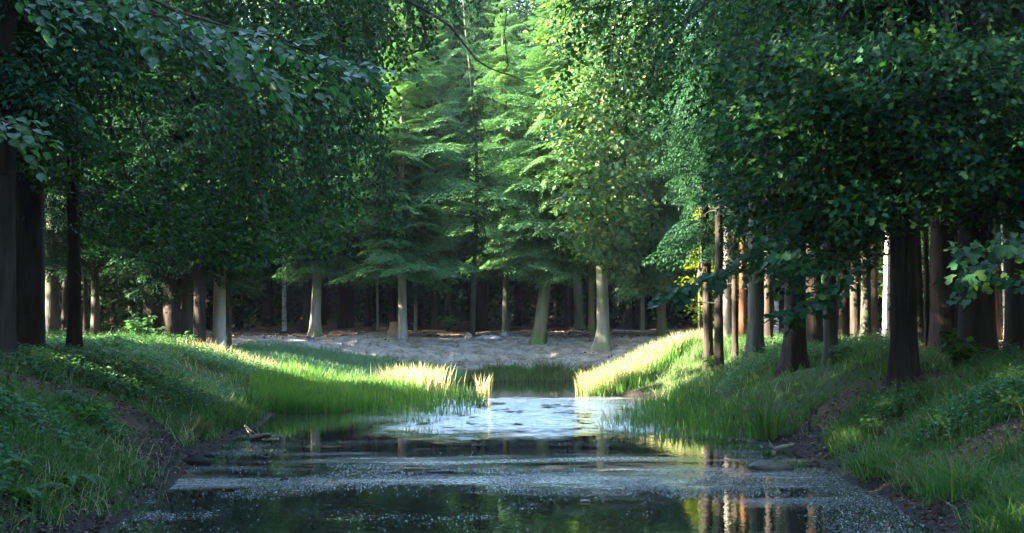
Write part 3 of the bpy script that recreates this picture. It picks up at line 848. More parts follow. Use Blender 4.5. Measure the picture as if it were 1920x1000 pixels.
# left beech: drooping curtain of small leaves over the pond
overhang(L2, [
    dict(style='hang', poly=[(330, -260), (830, -260), (800, -60), (740, 0), (700, 90), (690, 190), (680, 240), (620, 330), (540, 390), (430, 400), (400, 300)], n=900, d=(21, 27), L=1.1, gap=0.055, leaf=0.10, t=D1),
    dict(style='hang', poly=[(640, 240), (700, 240), (740, 360), (725, 390), (670, 340)], n=46, d=(21, 23), L=0.9, gap=0.05, leaf=0.085, t=D1),
    dict(style='hang', poly=[(740, -90), (900, -90), (890, -20), (840, 10), (790, 60), (740, 90)], n=80, d=(22, 25), L=0.8, gap=0.06, leaf=0.09, t=D1),
    dict(style='spray', poly=[(-250, -500), (740, -500), (680, 100), (560, 200), (430, 470), (300, 440), (180, 380), (0, 300), (-250, 200)], n=1050, d=(22.5, 28.5), per=42, rad=0.62, leaf=0.12, t=D1),
    dict(style='spray', poly=[(160, 370), (650, 370), (600, 450), (430, 490), (330, 460), (260, 480), (150, 460)], n=190, d=(24, 29), per=40, rad=0.5, leaf=0.10, t=D1),
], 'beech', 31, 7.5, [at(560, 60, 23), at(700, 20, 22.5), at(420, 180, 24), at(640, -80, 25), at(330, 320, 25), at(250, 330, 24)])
g = np.random.default_rng(5)
for pts, r0 in (([(640, -60), (720, -20), (800, 20), (845, 50), (872, 85), (893, 112), (918, 128), (944, 138), (953, 124), (949, 95), (946, 60), (950, 20)], 0.022),
                ([(944, 137), (965, 144), (990, 156)], 0.016), ([(600, -40), (615, 10), (621, 45), (618, 82)], 0.03),
                ([(790, 30), (800, 70), (785, 95), (760, 105)], 0.03)):
    P_ = np.array([at(a, b_, 22.0) for a, b_ in pts])
    V, F = tube(P_, np.linspace(r0, r0 * 0.3, len(P_)), 6, 3, 0.3)
    c = link('crooked_limb', make_mesh('crooked_limb_mesh', V, F, M['twig'], True)); drop_world(c, L2)

# right maple: big leaves in layers, thinner hanging sprays near the middle
overhang(MP, [
    dict(style='spray', poly=[(1350, 170), (1420, 60), (1960, 60), (2150, 200), (2150, 420), (1920, 400), (1700, 400), (1640, 440), (1560, 500), (1460, 500), (1410, 430), (1370, 330)], n=850, d=(19, 25), per=50, rad=0.6, leaf=0.10, t=MS, aspect=0.95, tilt=0.5),
    dict(style='hang', poly=[(1110, -300), (2000, -300), (2000, 60), (1800, 130), (1500, 150), (1330, 190), (1260, 150), (1180, 90), (1100, 30)], n=800, d=(20, 26), L=1.1, gap=0.06, leaf=0.11, t=D1),
    dict(style='spray', poly=[(1090, -420), (2250, -420), (2250, 200), (1700, 120), (1400, 100), (1200, 40), (1090, -40)], n=420, d=(21, 27), per=36, rad=0.65, leaf=0.13, t=D1),
    dict(style='spray', poly=[(1440, 470), (1560, 480), (1520, 560), (1470, 590)], n=14, d=(18.5, 20), per=14, rad=0.35, leaf=0.14, t=MS, aspect=0.95),
    dict(style='spray', poly=[(1780, 430), (1930, 430), (1930, 540), (1800, 550)], n=16, d=(16, 19), per=10, rad=0.4, leaf=0.14, t=MS, aspect=0.95),
], 'maple', 33, 8.0, [at(1500, 180, 21), at(1640, 260, 21), at(1400, 120, 23), at(1760, 300, 20), at(1560, 400, 20.5), at(1250, 60, 24)])

# far oak behind the sandy bank, crown spread over the middle right
overhang(C7, [
    dict(style='spray', poly=[(1045, 330), (1035, 150), (1045, -60), (1200, -120), (1270, 60), (1220, 330), (1190, 420), (1150, 470), (1100, 480), (1065, 430)], n=430, d=(45, 51.5), per=60, rad=0.85, leaf=0.2, t=D1),
    dict(style='spray', poly=[(1080, 470), (1180, 470), (1190, 540), (1160, 560), (1150, 500)], n=22, d=(46, 48), per=40, rad=0.5, leaf=0.17, t=D1),
], 'broad', 35, 4.2, [at(1060, 250, 48), at(1190, 200, 48), at(1120, 100, 49), at(1030, 380, 48), at(1220, 360, 48)])

# sunlit young hazels between the trunks, leaf colour yellowed for the sun glow
HZ1 = tree('hazel_tree', 'yellow-green sunlit hazel behind the dark trunks at the water end of the right row', 1312, 41, 7, 'bark_dim', None, 5, flare=0.2, n_stub=0)
overhang(HZ1, [dict(style='spray', poly=[(1285, 600), (1285, 470), (1310, 360), (1390, 340), (1410, 480), (1370, 590)], n=50, d=(40, 42.5), per=40, rad=0.42, leaf=0.12, t=D1)], 'sunny', 61, 2.0, [at(1290, 420, 41), at(1350, 430, 41)])
HZ2 = tree('hazel_tree', 'yellow-green sunlit hazel glowing in the gap of the right wood', 1685, 49, 6, 'bark_dim', None, 5, flare=0.2, n_stub=0)
overhang(HZ2, [dict(style='spray', poly=[(1625, 560), (1620, 440), (1700, 400), (1760, 440), (1750, 560)], n=46, d=(48, 50), per=46, rad=0.55, leaf=0.15, t=D1)], 'sunny', 62, 2.0, [at(1660, 470, 49), at(1720, 480, 49)])
HZ3 = tree('hazel_tree', 'yellow-green sunlit hazel between the trunks of the tight left row', 338, 44.2, 5, 'bark_dim', None, 5, flare=0.2, n_stub=0)
overhang(HZ3, [dict(style='spray', poly=[(225, 480), (270, 470), (400, 480), (402, 550), (385, 550), (330, 510), (300, 530), (240, 520)], n=24, d=(43.4, 45), per=34, rad=0.38, leaf=0.11, t=D1)], 'sunny', 63, 2.4, [at(270, 495, 44), at(385, 500, 44)])
for px, D, H, lab in ((640, 60, 18.5, 'tall dark fir closing the canopy above the pale flared trunk'), (735, 63, 19.5, 'tall dark fir rising behind the whitish fir'), (815, 61, 17.5, 'tall dark fir between the whitish fir and the thin straight pole')):
    tree('fir_tree', lab, px, D, 13, 'bark_dark', 'fir_dark', H)

# ------------------------------------------------------------------ background wood
SUNH = np.array([SUN_V.x, SUN_V.y]); SUNH /= np.linalg.norm(SUNH)
TANE = math.tan(SUN_E)
LIT = []                                         # places that the low sun reaches in the photograph
for X in np.arange(-6.8, 5.4, 0.6):
    for dy in (-0.8, 0.8):
        Y = 36.6 + 0.213 * (X + 2) + dy
        LIT.append((X, Y, max(0.1, hz(X, Y)) + 0.2))
for px, py, D in ((1362, 600, 40.3), (1362, 540, 40.3), (1392, 600, 39.6), (1392, 540, 39.6), (1660, 560, 43), (1660, 620, 43),
                  (1650, 500, 48), (1710, 520, 50), (1040, 180, 46), (1125, 345, 47), (1080, 20, 47),
                  (1050, 0, 66), (1000, 60, 66), (940, 40, 66), (880, 90, 66), (335, 495, 44), (395, 510, 44), (250, 490, 44), (1290, 520, 41), (1320, 480, 41), (1350, 540, 41), (1290, 440, 41), (1680, 500, 49), (1650, 540, 49)):
    LIT.append(tuple(at(px, py, D)))
LIT = np.array(LIT)


def in_sun_path(x, y, H, cb, Rr, ex=1.0):
    q = np.array([x, y])[None, :] - LIT[:, :2]
    s = q @ SUNH
    perp = np.abs(q[:, 0] * SUNH[1] - q[:, 1] * SUNH[0])
    z = LIT[:, 2] + s * TANE
    rr = Rr * np.clip(1 - (z - cb) / (H - cb), 0.0, 1.0) ** ex
    return bool(np.any((s > 0.5) & (z > cb - 0.4) & (z < H) & (perp < rr * 0.95 + 0.25)))


ANCHOR = [(0, 'left picture edge'), (47, 'thick left trunk'), (140, 'slim black spruce'), (287, 'tight left row'), (411, 'stump-side trunk'), (592, 'pale flared trunk'), (755, 'whitish fir'), (886, 'thin straight pole'),
          (1014, 'leaning mossy trunk'), (1131, 'flared grey trunk'), (1241, 'hanging spruce'), (1362, 'dazzling trunk'), (1455, 'slender birch'), (1557, 'grey barked trunk'), (1660, 'sunny gap'), (1738, 'thin black stem'), (1833, 'broadest trunk')]
g = np.random.default_rng(77)
tv, tf = trunk_geo(15.5, 0.21, (0, 0), 0.4, 10, 4)
BG_TRUNK = {k: make_mesh('trunk_mesh', tv, tf, M[k], True) for k in ('bark_dark', 'bark_moss', 'bark_dim')}
placed = list(TREES)
n_bg = 0
SAME = {}
tries = 0
while n_bg < 135 and tries < 20000:
    tries += 1
    D = 30 + 62 * g.random() ** 0.8
    px = -60 + 2040 * g.random()
    x = (px - 960) / F_PX * D
    if D < 57 and -11.5 < x < 8.5: continue
    if D < 64 and -8 < x < 8: continue
    if x > 0 and D < 36: continue
    if min((x - a) ** 2 + (y_ - D) ** 2 for a, y_ in placed) < (2.3 if D > 55 else 2.6) ** 2: continue
    H = 14 + 5 * g.random()
    if D < 60: H *= 0.92
    kind = ('fir_dark', 'spruce_high', 'spruce_b', 'spruce_a')[g.integers(4)] if D > 55 else ('spruce_high', 'spruce_b')[g.integers(2)]
    cb = CROWN[kind][1]; sc = H / cb
    if in_sun_path(x, D, H, {'fir_dark': 3.4, 'spruce_high': 6.5, 'spruce_b': 4.2, 'spruce_a': 3.0}[kind] * sc * 0.85, 2.8 * sc): continue
    placed.append((x, D)); n_bg += 1
    root = bpy.data.objects.new('spruce_tree', None); COL.objects.link(root)
    root.location = (x, D, hz(x, D) - 0.03)
    bk = ('bark_dark', 'bark_dark', 'bark_dark', 'bark_dark', 'bark_moss', 'bark_dim')[g.integers(6)]
    word = {'bark_dark': 'dark', 'bark_moss': 'mossy', 'bark_dim': 'grey'}[bk]
    lo = [a for a in ANCHOR if a[0] <= px] or [(0, 'left picture edge')]
    hi = [a for a in ANCHOR if a[0] > px] or [(0, 'right picture edge')]
    where = 'far conifer' if D > 57 and -9.5 < x < 12 else 'deep-wood conifer'
    lab = f'{word} {where} between {lo[-1][1]} and {hi[0][1]}'
    SAME.setdefault(lab, []).append((px, root))
    grp = 'conifers behind the far bank' if D > 57 and -9.5 < x < 12 else ('conifers deep in the left wood' if x < 0 else 'conifers deep in the right wood')
    tag(root, lab, 'tree', grp)
    wd = 0.7 + 0.7 * g.random()
    link('trunk', BG_TRUNK[bk], root, None, g.random() * 6, (wd, wd, sc))
    link('crown', CROWN[kind][0], root, None, g.random() * 6.28, (sc * 0.95, sc * 0.95, sc))

for lab, rows in SAME.items():                    # tell apart by their order from the left
    if len(rows) > 1:
        word = ('leftmost', 'second from left', 'third from left', 'fourth from left', 'fifth from left', 'sixth from left', 'seventh from left', 'eighth from left', 'ninth from left', 'tenth from left', 'eleventh from left', 'twelfth from left')
        for k, (_, r_) in enumerate(sorted(rows, key=lambda q: q[0])):
            r_['label'] = f'{lab}, {word[min(k, 11)]}'

# taller sunlit broadleaf trees closing the gap high in the middle
for i, (px, D, H, k, lab) in enumerate(((1065, 66, 19.5, 'broad_a', 'tall sunlit broadleaf tree high behind the pale flared trunk'), (905, 68, 18.5, 'broad_b', 'tall broadleaf tree high in the middle gap above the dim firs'), (985, 73, 20, 'broad_a', 'farthest broadleaf tree filling the top of the middle gap'), (690, 66, 20.5, 'broad_a', 'broadleaf tree top above the whitish fir behind the drooping curtain'), (590, 64, 20, 'broad_b', 'broadleaf tree top behind the drooping curtain on the left'), (790, 70, 20.5, 'broad_b', 'broadleaf tree top left of the middle gap'))):
    tree('oak_tree', lab, px, D, 12, 'bark_dark', k, H, flare=0.3, n_stub=0)


def wood_and_shade_canopy():
    """the wood that goes on outside the picture and far behind: one mass of trunks and foliage, with unseen shade canopy added"""
    g = np.random.default_rng(99)
    C = []; O = []; S = []; TR = []
    for _ in range(3600):
        x = -85 + 170 * g.random(); y = -45 + 175 * g.random()
        fx = abs(x) / max(y, 1.0)
        infr = y > 12 and fx < 0.40
        if infr and y < 92: continue
        if abs(x) < 7 and y < 60: continue
        if 26 < y < 60 and abs(x) < 10.5: continue
        if y <= 26 and abs(x) < max(7.0, 0.385 * y + 3.9): continue
        if y < 4 and abs(x) < 9.5 and y > -22: continue
        if any((x - a) ** 2 + (y - b) ** 2 < (2.2 if y > 92 else 2.8) ** 2 for a, b in TR): continue
        H = 14 + 6 * g.random(); cb = 3.0 + 2.0 * g.random(); Rr = 2.4 + 0.8 * g.random()
        if y > 92 or abs(x) > 30: cb = 0.3
        if x < 0 and -12 < y < 25: H += 7; Rr += 0.5  # unseen left trees made taller and wider to hold back the sun
        if in_sun_path(x, y, H, cb * 0.8, Rr, 0.3 if (x < 0 and -12 < y < 25) else 0.75): continue
        TR.append((x, y))
        n = (800 if (x < 0 and -12 < y < 25) else 420) if not infr else 900
        z = cb + (H - cb) * g.random(n) ** 1.25
        ex = 0.3 if (x < 0 and -12 < y < 25) else 0.75
        rr = Rr * (1 - (z - cb) / (H - cb)) ** ex * (0.35 + 0.65 * np.sqrt(g.random(n)))
        a = g.random(n) * 6.28
        C.append(np.stack([x + np.cos(a) * rr, y + np.sin(a) * rr, z + hz(x, y)], -1))
        O.append(np.stack([np.cos(a), np.sin(a), -0.45 + 0 * a], -1)); S.append((0.55 if not infr else 0.4) * (0.6 + 0.7 * g.random(n)))
    # unseen leaf canopy added behind and above the camera to cut skylight
    n = 9500
    q = np.stack([-14 + 28 * g.random(n), -16 + 26 * g.random(n), 9.5 + 6 * g.random(n)], -1)
    q = q[fbm(q[:, 0] * 0.35, q[:, 1] * 0.35, 71, 2) > -0.28]
    a = g.random(len(q)) * 6.28
    C.append(q); O.append(np.stack([np.cos(a), np.sin(a), -0.3 + 0 * a], -1)); S.append(0.5 * (0.6 + 0.7 * g.random(len(q))))
    C = np.concatenate(C); O = np.concatenate(O); S = np.concatenate(S)
    V, F = stamp(DIA, DIA_F, C, frames(O + g.normal(0, 0.3, O.shape), np.array([0, 0, 1.0]) + g.normal(0, 0.5, O.shape)), np.stack([S * 0.75, S * 1.25, S], -1))
    tt = []
    for x, y in TR:
        V2, F2 = tube([[x, y, hz(x, y) - 0.2], [x, y, 6], [x, y, 13]], [0.22, 0.16, 0.05], 6)
        tt.append((V2, np.concatenate([F2[:, [0, 1, 2]], F2[:, [0, 2, 3]]])))
    V2, F2 = merge(tt)
    Va, Fa = merge([(V, F), (V2, F2)])
    mi = np.concatenate([np.zeros(len(F)), np.ones(len(F2))])
    o = link('wood_and_shade_canopy', make_mesh('wood_and_shade_canopy', Va, Fa, [M['wood_mass'], M['bark_dark']], midx=mi))
    tag(o, 'dark wood far behind the trunks, plus unseen trees and canopy added for shade', None, None, 'stuff')


wood_and_shade_canopy()


def understorey():
    """dim brush and young growth that closes the wood between the stems"""
    g = np.random.default_rng(909)
    C = []
    spots = []
    while len(spots) < 330:
        y = 48 + 46 * g.random(); x = (g.random() * 2 - 1) * 0.40 * y
        if -11.5 < x < 11.5 and y < 66: continue
        if x > 0 and y < 56: continue
        if in_sun_path(x, y, 5.5, 0.2, 1.8): continue
        spots.append((x, y, 2.2 + 2.8 * g.random(), 1.0 + 0.9 * g.random()))
    for x, y, h_, r_ in spots:
        n = 150
        t = g.random(n) ** 0.8; a = g.random(n) * 6.28
        rr = r_ * (1.05 - t) ** 0.6 * np.sqrt(g.random(n))
        C.append(np.stack([x + np.cos(a) * rr, y + np.sin(a) * rr, hz(x, y) + 0.1 + h_ * t], -1))
    C = np.concatenate(C)
    O = g.normal(0, 1, C.shape) * np.array([1, 1, 0.4]) + np.array([0, 0, -0.3])
    S = 0.26 * (0.6 + 0.8 * g.random(len(C)))
    V, F = stamp(DIA, DIA_F, C, frames(O, np.array([0, 0, 1.0]) + g.normal(0, 0.5, C.shape)), np.stack([S * 0.7, S * 1.2, S], -1))
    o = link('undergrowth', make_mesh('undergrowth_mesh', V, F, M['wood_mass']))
    tag(o, 'dim brush and young growth filling the dark wood between the stems', None, None, 'stuff')


understorey()

# ------------------------------------------------------------------ grass, reeds, herbs, litter
def blades(P, g, L, W, bend, mat, name, label, lean=None, seg=3):
    n = len(P)
    a = g.random(n) * 2 * PI
    D_ = np.stack([np.cos(a), np.sin(a), 0 * a], -1)
    if lean is not None: D_ = norm(D_ + lean)
    th = g.random(n) * 2 * PI
    S_ = np.stack([np.cos(th), np.sin(th), 0 * a], -1)
    l = L if hasattr(L, '__len__') else L * (0.55 + 0.75 * g.random(n))
    w = W * (0.7 + 0.6 * g.random(n))
    b = bend * (0.3 + 1.2 * g.random(n))
    up = np.array([0, 0, 1.0])
    def pos(t): return P + up * (l * t * (1 - 0.35 * b * t))[:, None] + D_ * (l * b * t * t)[:, None]
    p0 = pos(0.0); p1 = pos(0.5); p2 = pos(1.0)
    V = np.stack([p0 - S_ * w[:, None] / 2, p0 + S_ * w[:, None] / 2, p1 + S_ * w[:, None] * 0.45, p1 - S_ * w[:, None] * 0.45, p2], 1)
    T = np.array([[0, 1, 2], [0, 2, 3], [3, 2, 4]])
    F = (T[None] + (np.arange(n) * 5)[:, None, None]).reshape(-1, 3)
    return V.reshape(-1, 3), F


def scatter(n, dens, g, ymin=10.0, ymax=56.0, pw=1.0):
    """points on the land, denser near the camera, kept with probability dens(x, y, d, w, dl, dr, df)"""
    out = []
    tot = 0
    for _ in range(60):
        u = g.random(n)
        Y = ymin * (ymax / ymin) ** u if pw == 1.0 else (ymin ** (1 - pw) + u * (ymax ** (1 - pw) - ymin ** (1 - pw))) ** (1 / (1 - pw))
        X = (g.random(n) * 2 - 1) * (0.385 * Y + 0.8)
        d, w, dl, dr, df = shore(X, Y)
        k = g.random(n) < dens(X, Y, d, w, dl, dr, df)
        out.append(np.stack([X[k], Y[k]], -1)); tot += k.sum()
        if tot >= n: break
    q = np.concatenate(out)[:n]
    return np.concatenate([q, height(q[:, 0], q[:, 1])[:, None] - 0.01], 1)


def stuff(name, V, F, mat, label):
    o = link(name, make_mesh(name, V, F, mat))
    return tag(o, label, None, None, 'stuff')


g = np.random.default_rng(123)


def d_bank(X, Y, d, w, dl, dr, df):
    k = sstep(0.10, 0.42, d + 0.35 * vnoise(X * 1.3, Y * 1.3, 4)) * (1 - 0.97 * sstep(0.25, 0.5, soil_mask(X, Y)))
    inner = sstep(w + 3.0, w + 0.4, d + 1.6 * vnoise(X * 0.5, Y * 0.5, 8))
    k = k * (0.05 + 0.95 * inner)
    k = k * (0.12 + 1.1 * sstep(-0.2, 0.25, fbm(X * 0.8, Y * 0.8, 15, 3)))
    near = 1 - 0.62 * sstep(19.5, 15.5, Y + 2.5 * fbm(X * 0.9, Y * 0.9, 45, 2)) * np.where(dl > dr, 1.0, 0.75)
    return k * near * (Y < 44.5) * np.where((dl > dr) & (Y > 37.5), 0.25, 1.0)


P = scatter(95000, d_bank, g)
V, F = blades(P, g, 0.17 * (0.5 + 0.8 * g.random(len(P))) * (0.55 + 1.5 * sstep(-0.3, 0.6, fbm(P[:, 0] * 1.1, P[:, 1] * 1.1, 17, 3))), 0.011, 0.6, None, '', '')
stuff('bank_grass', V, F, M['grass'], 'mixed green grass covering both pond banks')
P = scatter(16000, lambda X, Y, d, w, dl, dr, df: d_bank(X, Y, d, w, dl, dr, df) * (vnoise(X * 0.8, Y * 0.8, 31) > 0.1), g)
V, F = blades(P, g, 0.42, 0.010, 0.7, None, '', '')
stuff('long_bank_grass', V, F, M['grass'], 'longer arching grass tufts scattered on the pond banks')


P = scatter(7000, lambda X, Y, d, w, dl, dr, df: d_bank(X, Y, d, w, dl, dr, df) * (0.15 + 0.85 * (vnoise(X * 1.1, Y * 1.1, 37) > 0.08)), g)
V, F = blades(P, g, 0.34, 0.008, 0.8, None, '', '')
stuff('dry_grass', V, F, M['straw'], 'thin dry bents among the green grass of the banks')


def herb_leaves(P, g, hgt, nl, size):
    n = len(P)
    h_ = hgt * (0.4 + 0.8 * g.random((n, 1)))
    t = g.random((n, nl))
    a = g.random((n, nl)) * 2 * PI
    r_ = 0.05 + 0.07 * g.random((n, nl))
    C = P[:, None, :] + np.stack([np.cos(a) * r_, np.sin(a) * r_, h_ * (0.25 + 0.75 * t)], -1)
    A = np.stack([np.cos(a), np.sin(a), -0.1 + 0 * a], -1) + g.normal(0, 0.25, (n, nl, 3))
    N = np.array([0, 0, 1.0]) + g.normal(0, 0.35, (n, nl, 3))
    s = size * (0.6 + 0.7 * g.random(n * nl))
    return stamp(DIA, DIA_F, C.reshape(-1, 3), frames(A.reshape(-1, 3), N.reshape(-1, 3)), np.stack([s * 0.7, s, s], -1))


def d_herb(X, Y, d, w, dl, dr, df):
    k = sstep(0.5, 1.2, d) * (1 - sstep(0.2, 0.4, soil_mask(X, Y))) * sstep(w + 3.5, w + 1.0, d)
    k = k * sstep(-0.05, 0.25, fbm(X * 0.6, Y * 0.6, 41, 2) + np.where((dl > dr) & (Y > 22), 0.2, 0.0))
    return k * (Y < 43)


P = scatter(26000, d_herb, g)
V, F = herb_leaves(P, g, 0.28, 8, 0.062)
stuff('ground_cover', V, F, M['herb'], 'low leafy herbs and nettles covering the upper banks')

# reed bed on the left marsh and thin reeds standing in the water
def reed_pts(n, poly_xy, g, fall=None):
    P_ = np.array(poly_xy); lo = P_.min(0); hi = P_.max(0); out = []
    while sum(map(len, out)) < n:
        q = lo + g.random((n * 2, 2)) * (hi - lo)
        k = in_poly(q[:, 0], q[:, 1], poly_xy)
        if fall is not None: k &= g.random(len(q)) < fall(q[:, 0], q[:, 1])
        out.append(q[k])
    q = np.concatenate(out)[:n]
    return np.concatenate([q, np.maximum(height(q[:, 0], q[:, 1]), -0.12)[:, None]], 1)


P = reed_pts(15000, [(-5.2, 29.3), (-3.7, 29.6), (-2.9, 32), (-2.2, 35.6), (-2.3, 36.8), (-5.5, 36.8), (-6.0, 33)], g)
V, F = blades(P, g, 0.46, 0.017, 0.28, None, '', '')
stuff('reed_bed', V, F, M['reed'], 'dense bright green reed bed on the left side of the pond')
P = reed_pts(1500, [(-3.8, 29.0), (-1.0, 28.6), (-0.5, 30.5), (-0.6, 35), (-2.2, 36.5), (-3.0, 33)], g, lambda x, y: 0.15 + 0.85 * (vnoise(x * 1.5, y * 0.9, 4) > 0.05))
V, F = blades(P, g, 0.50, 0.014, 0.22, None, '', '')
stuff('standing_reeds', V, F, M['reed'], 'thin reeds standing in the water off the left reed bed')
P = reed_pts(420, [(-3.2, 24.0), (-0.4, 24.0), (-0.6, 28.5), (-3.2, 28.5)], g, lambda x, y: (vnoise(x * 1.2, y * 0.7, 14) > 0.15))
V, F = blades(P, g, 0.26, 0.012, 0.25, None, '', '')
stuff('sparse_reeds', V, F, M['reed'], 'sparse short reed stems scattered over the middle water on the left')
P = reed_pts(2100, [(1.5, 24.6), (2.4, 23.3), (4.1, 23.0), (3.9, 33), (3.0, 33), (2.2, 29), (1.7, 27)], g, lambda x, y: sstep(1.2, 3.4, x + 0.8 * vnoise(x * 1.5, y * 0.8, 6)))
V, F = blades(P, g, 0.38, 0.016, 0.3, None, '', '')
stuff('standing_reeds', V, F, M['reed'], 'reeds standing in the shallow water along the right shore')
P = reed_pts(5200, [(1.75, 36.1), (3.6, 36.0), (5.4, 37.5), (5.6, 39.5), (3.5, 39.4), (1.95, 38.6)], g)
V, F = blades(P, g, 0.50, 0.018, 0.35, None, '', '')
stuff('reed_bed', V, F, M['reed'], 'sunlit reeds on the point of the right bank')
P = reed_pts(26000, [(-1.35, 43.6), (-1.5, 45.2), (-3.0, 46.6), (-5.5, 47.2), (-8.6, 46.8), (-8.8, 40), (-6.8, 37.5), (-5.0, 38.2), (-3.0, 38.2), (-2.1, 40)], g)
V, F = blades(P, g, 0.38, 0.02, 0.35, None, '', '')
stuff('pale_grass', V, F, M['mint'], 'pale mint green fine grass between the reed bed and the sandy bank')
P = reed_pts(7500, [(1.8, 36.3), (3.4, 36.3), (5.2, 37.4), (5.5, 38.6), (3.6, 38.4), (1.95, 38.0)], g)  # pale blades over the reeds make the sun strip look blown out
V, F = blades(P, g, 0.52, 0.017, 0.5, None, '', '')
stuff('sun_paled_grass', V, F, M['straw'], 'grass coloured straw-pale to heighten the sunlight on the point of the right bank')
P = reed_pts(2600, [(-8.4, 35.0), (-5.4, 35.6), (-5.0, 38.6), (-8.2, 39.0)], g)  # pale blades put sun-strip brightness into the grass colour
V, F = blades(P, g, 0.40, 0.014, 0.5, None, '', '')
stuff('sun_paled_grass', V, F, M['straw'], 'grass coloured straw-pale to heighten the sunlight on the left bank by the stump')
P = reed_pts(2600, [(-1.4, 44.2), (2.2, 44.3), (2.3, 45.6), (0.8, 45.4), (-1.0, 45.8)], g, lambda x, y: 0.08 + 0.92 * (vnoise(x * 1.1, y * 0.4, 24) > -0.02))
V, F = blades(P, g, 0.40, 0.02, 0.4, None, '', '')
stuff('shore_grass', V, F, M['sedge'], 'olive sedge grass along the foot of the sandy far bank')

# dead leaves on the shore and the forest floor
def d_lit(X, Y, d, w, dl, dr, df):
    return (0.9 * sstep(0.0, 0.12, d) * sstep(1.0, 0.35, d) * (Y < 26) + 0.7 * sstep(0.2, 0.45, soil_mask(X, Y)) + (0.06 + 0.3 * (Y < 19)) * (d > 0.3) + 0.25 * ((Y > 50) & (Y < 57))) * (0.3 + 0.7 * (vnoise(X * 2, Y * 2, 51) > -0.05))


P = scatter(32000, d_lit, g)
P[:, 2] += 0.018
A = g.normal(0, 1, (len(P), 3)) * np.array([1, 1, 0.25]); N = np.array([0, 0, 1.0]) + g.normal(0, 0.45, (len(P), 3))
s = 0.045 * (0.6 + 0.8 * g.random(len(P)))
V, F = stamp(DIA, DIA_F, P, frames(A, N), np.stack([s * 0.7, s, s], -1))
stuff('leaf_litter', V, F, M['litter'], 'brown dead leaves strewn along the shore and the floor')


def d_deb(X, Y, d, w, dl, dr, df):
    return ((Y > 45.6) & (Y < 58) & (d > 0.3)) * (0.25 + 0.75 * (fbm(X * 1.3, Y * 1.3, 55, 2) > 0.0))


P = scatter(5200, d_deb, g, 45.4, 58.0)
P[:, 2] += 0.02
A = g.normal(0, 1, (len(P), 3)) * np.array([1, 1, 0.2]); N = np.array([0, 0, 1.0]) + g.normal(0, 0.5, (len(P), 3))
s = 0.09 * (0.5 + 1.0 * g.random(len(P)))
V, F = stamp(DIA, DIA_F, P, frames(A, N), np.stack([s * 0.6, s, s], -1))
stuff('needle_litter', V, F, M['litter'], 'dead leaves and bark scraps scattered over the sandy far bank')
P = scatter(900, d_deb, g, 45.4, 57.0)
TW = []
for p in P[:420]:
    a = g.random() * 6.28; l = 0.15 + 0.5 * g.random()
    e = p + np.array([math.cos(a) * l, math.sin(a) * l, 0])
    e[2] = hz(e[0], e[1])
    TW.append(tube([p + [0, 0, 0.02], (p + e) / 2 + [0, 0, 0.05], e + [0, 0, 0.02]], [0.014, 0.012, 0.005], 4))
V, F = merge(TW)
stuff('fallen_twigs', V, F, M['log'], 'dry twigs lying over the sandy far bank')

# floating leaves and duckweed that glint on the water
def water_pts(n, g, dens, y0=12.0, y1=30.0):
    out = []; tot = 0
    for _ in range(80):
        u = g.random(n); Y = y0 * (y1 / y0) ** u; X = -5 + 10 * g.random(n)
        d = shore(X, Y)[0]
        k = (d < 0.02) & (g.random(n) < dens(X, Y, d)); out.append(np.stack([X[k], Y[k]], -1)); tot += k.sum()
        if tot >= n: break
    q = np.concatenate(out)[:n]
    return np.concatenate([q, np.full((len(q), 1), 0.006)], 1)


def d_duck(X, Y, d):
    wob = 1.6 * fbm(X * 0.35, Y * 0.5, 61, 3)
    band = np.exp(-((Y + wob - 17.2) / 1.7) ** 4)
    edge = sstep(-1.6, -0.1, d + 0.5 * fbm(X, Y, 66, 2)) * 0.8
    return np.clip(band * 0.9 + edge * (Y < 24) + 0.012, 0, 1) * (0.06 + 0.94 * sstep(-0.15, 0.3, fbm(X * 1.5, Y * 1.0, 63, 4)))


P = water_pts(90000, g, d_duck)
A = g.normal(0, 1, (len(P), 3)) * np.array([1, 1, 0.05]); N = np.array([0, 0, 1.0]) + g.normal(0, 0.26, (len(P), 3))
s = 0.016 * (0.5 + 1.0 * g.random(len(P)))
V, F = stamp(DIA, DIA_F, P, frames(A, N), np.stack([s * 0.9, s, s * 0.6], -1))
stuff('duckweed', V, F, M['duckweed'], 'glinting specks of floating weed in bands on the water')

# ------------------------------------------------------------------ single plants and things
def root_at(name, label, cat, p, group=None):
    r_ = bpy.data.objects.new(name, None); r_.empty_display_size = 0.2
    COL.objects.link(r_); r_.location = tuple(p)
    tag(r_, label, cat, group)
    return r_


def child(name, V, F, mat, root, smooth=False):
    return link(name, make_mesh(name + '_mesh', V, F, mat, smooth), root)


def clump(name, label, cat, px, py, n, L, W, spread, mat, bend=0.35, D=None, group=None):
    p = ground_hit(px, py) if D is None else at(px, py, D)
    p[2] = max(hz(p[0], p[1]), -0.05)
    g = np.random.default_rng(int(px * 3 + py))
    r_ = root_at(name, label, cat, p, group)
    q = np.concatenate([g.normal(0, spread, (n, 2)), np.zeros((n, 1))], 1)
    lean = norm(q + 1e-6) * 0.9
    V, F = blades(q, g, L, W, bend, None, '', '', lean)
    child('blades', V, F, M[mat], r_)
    return r_


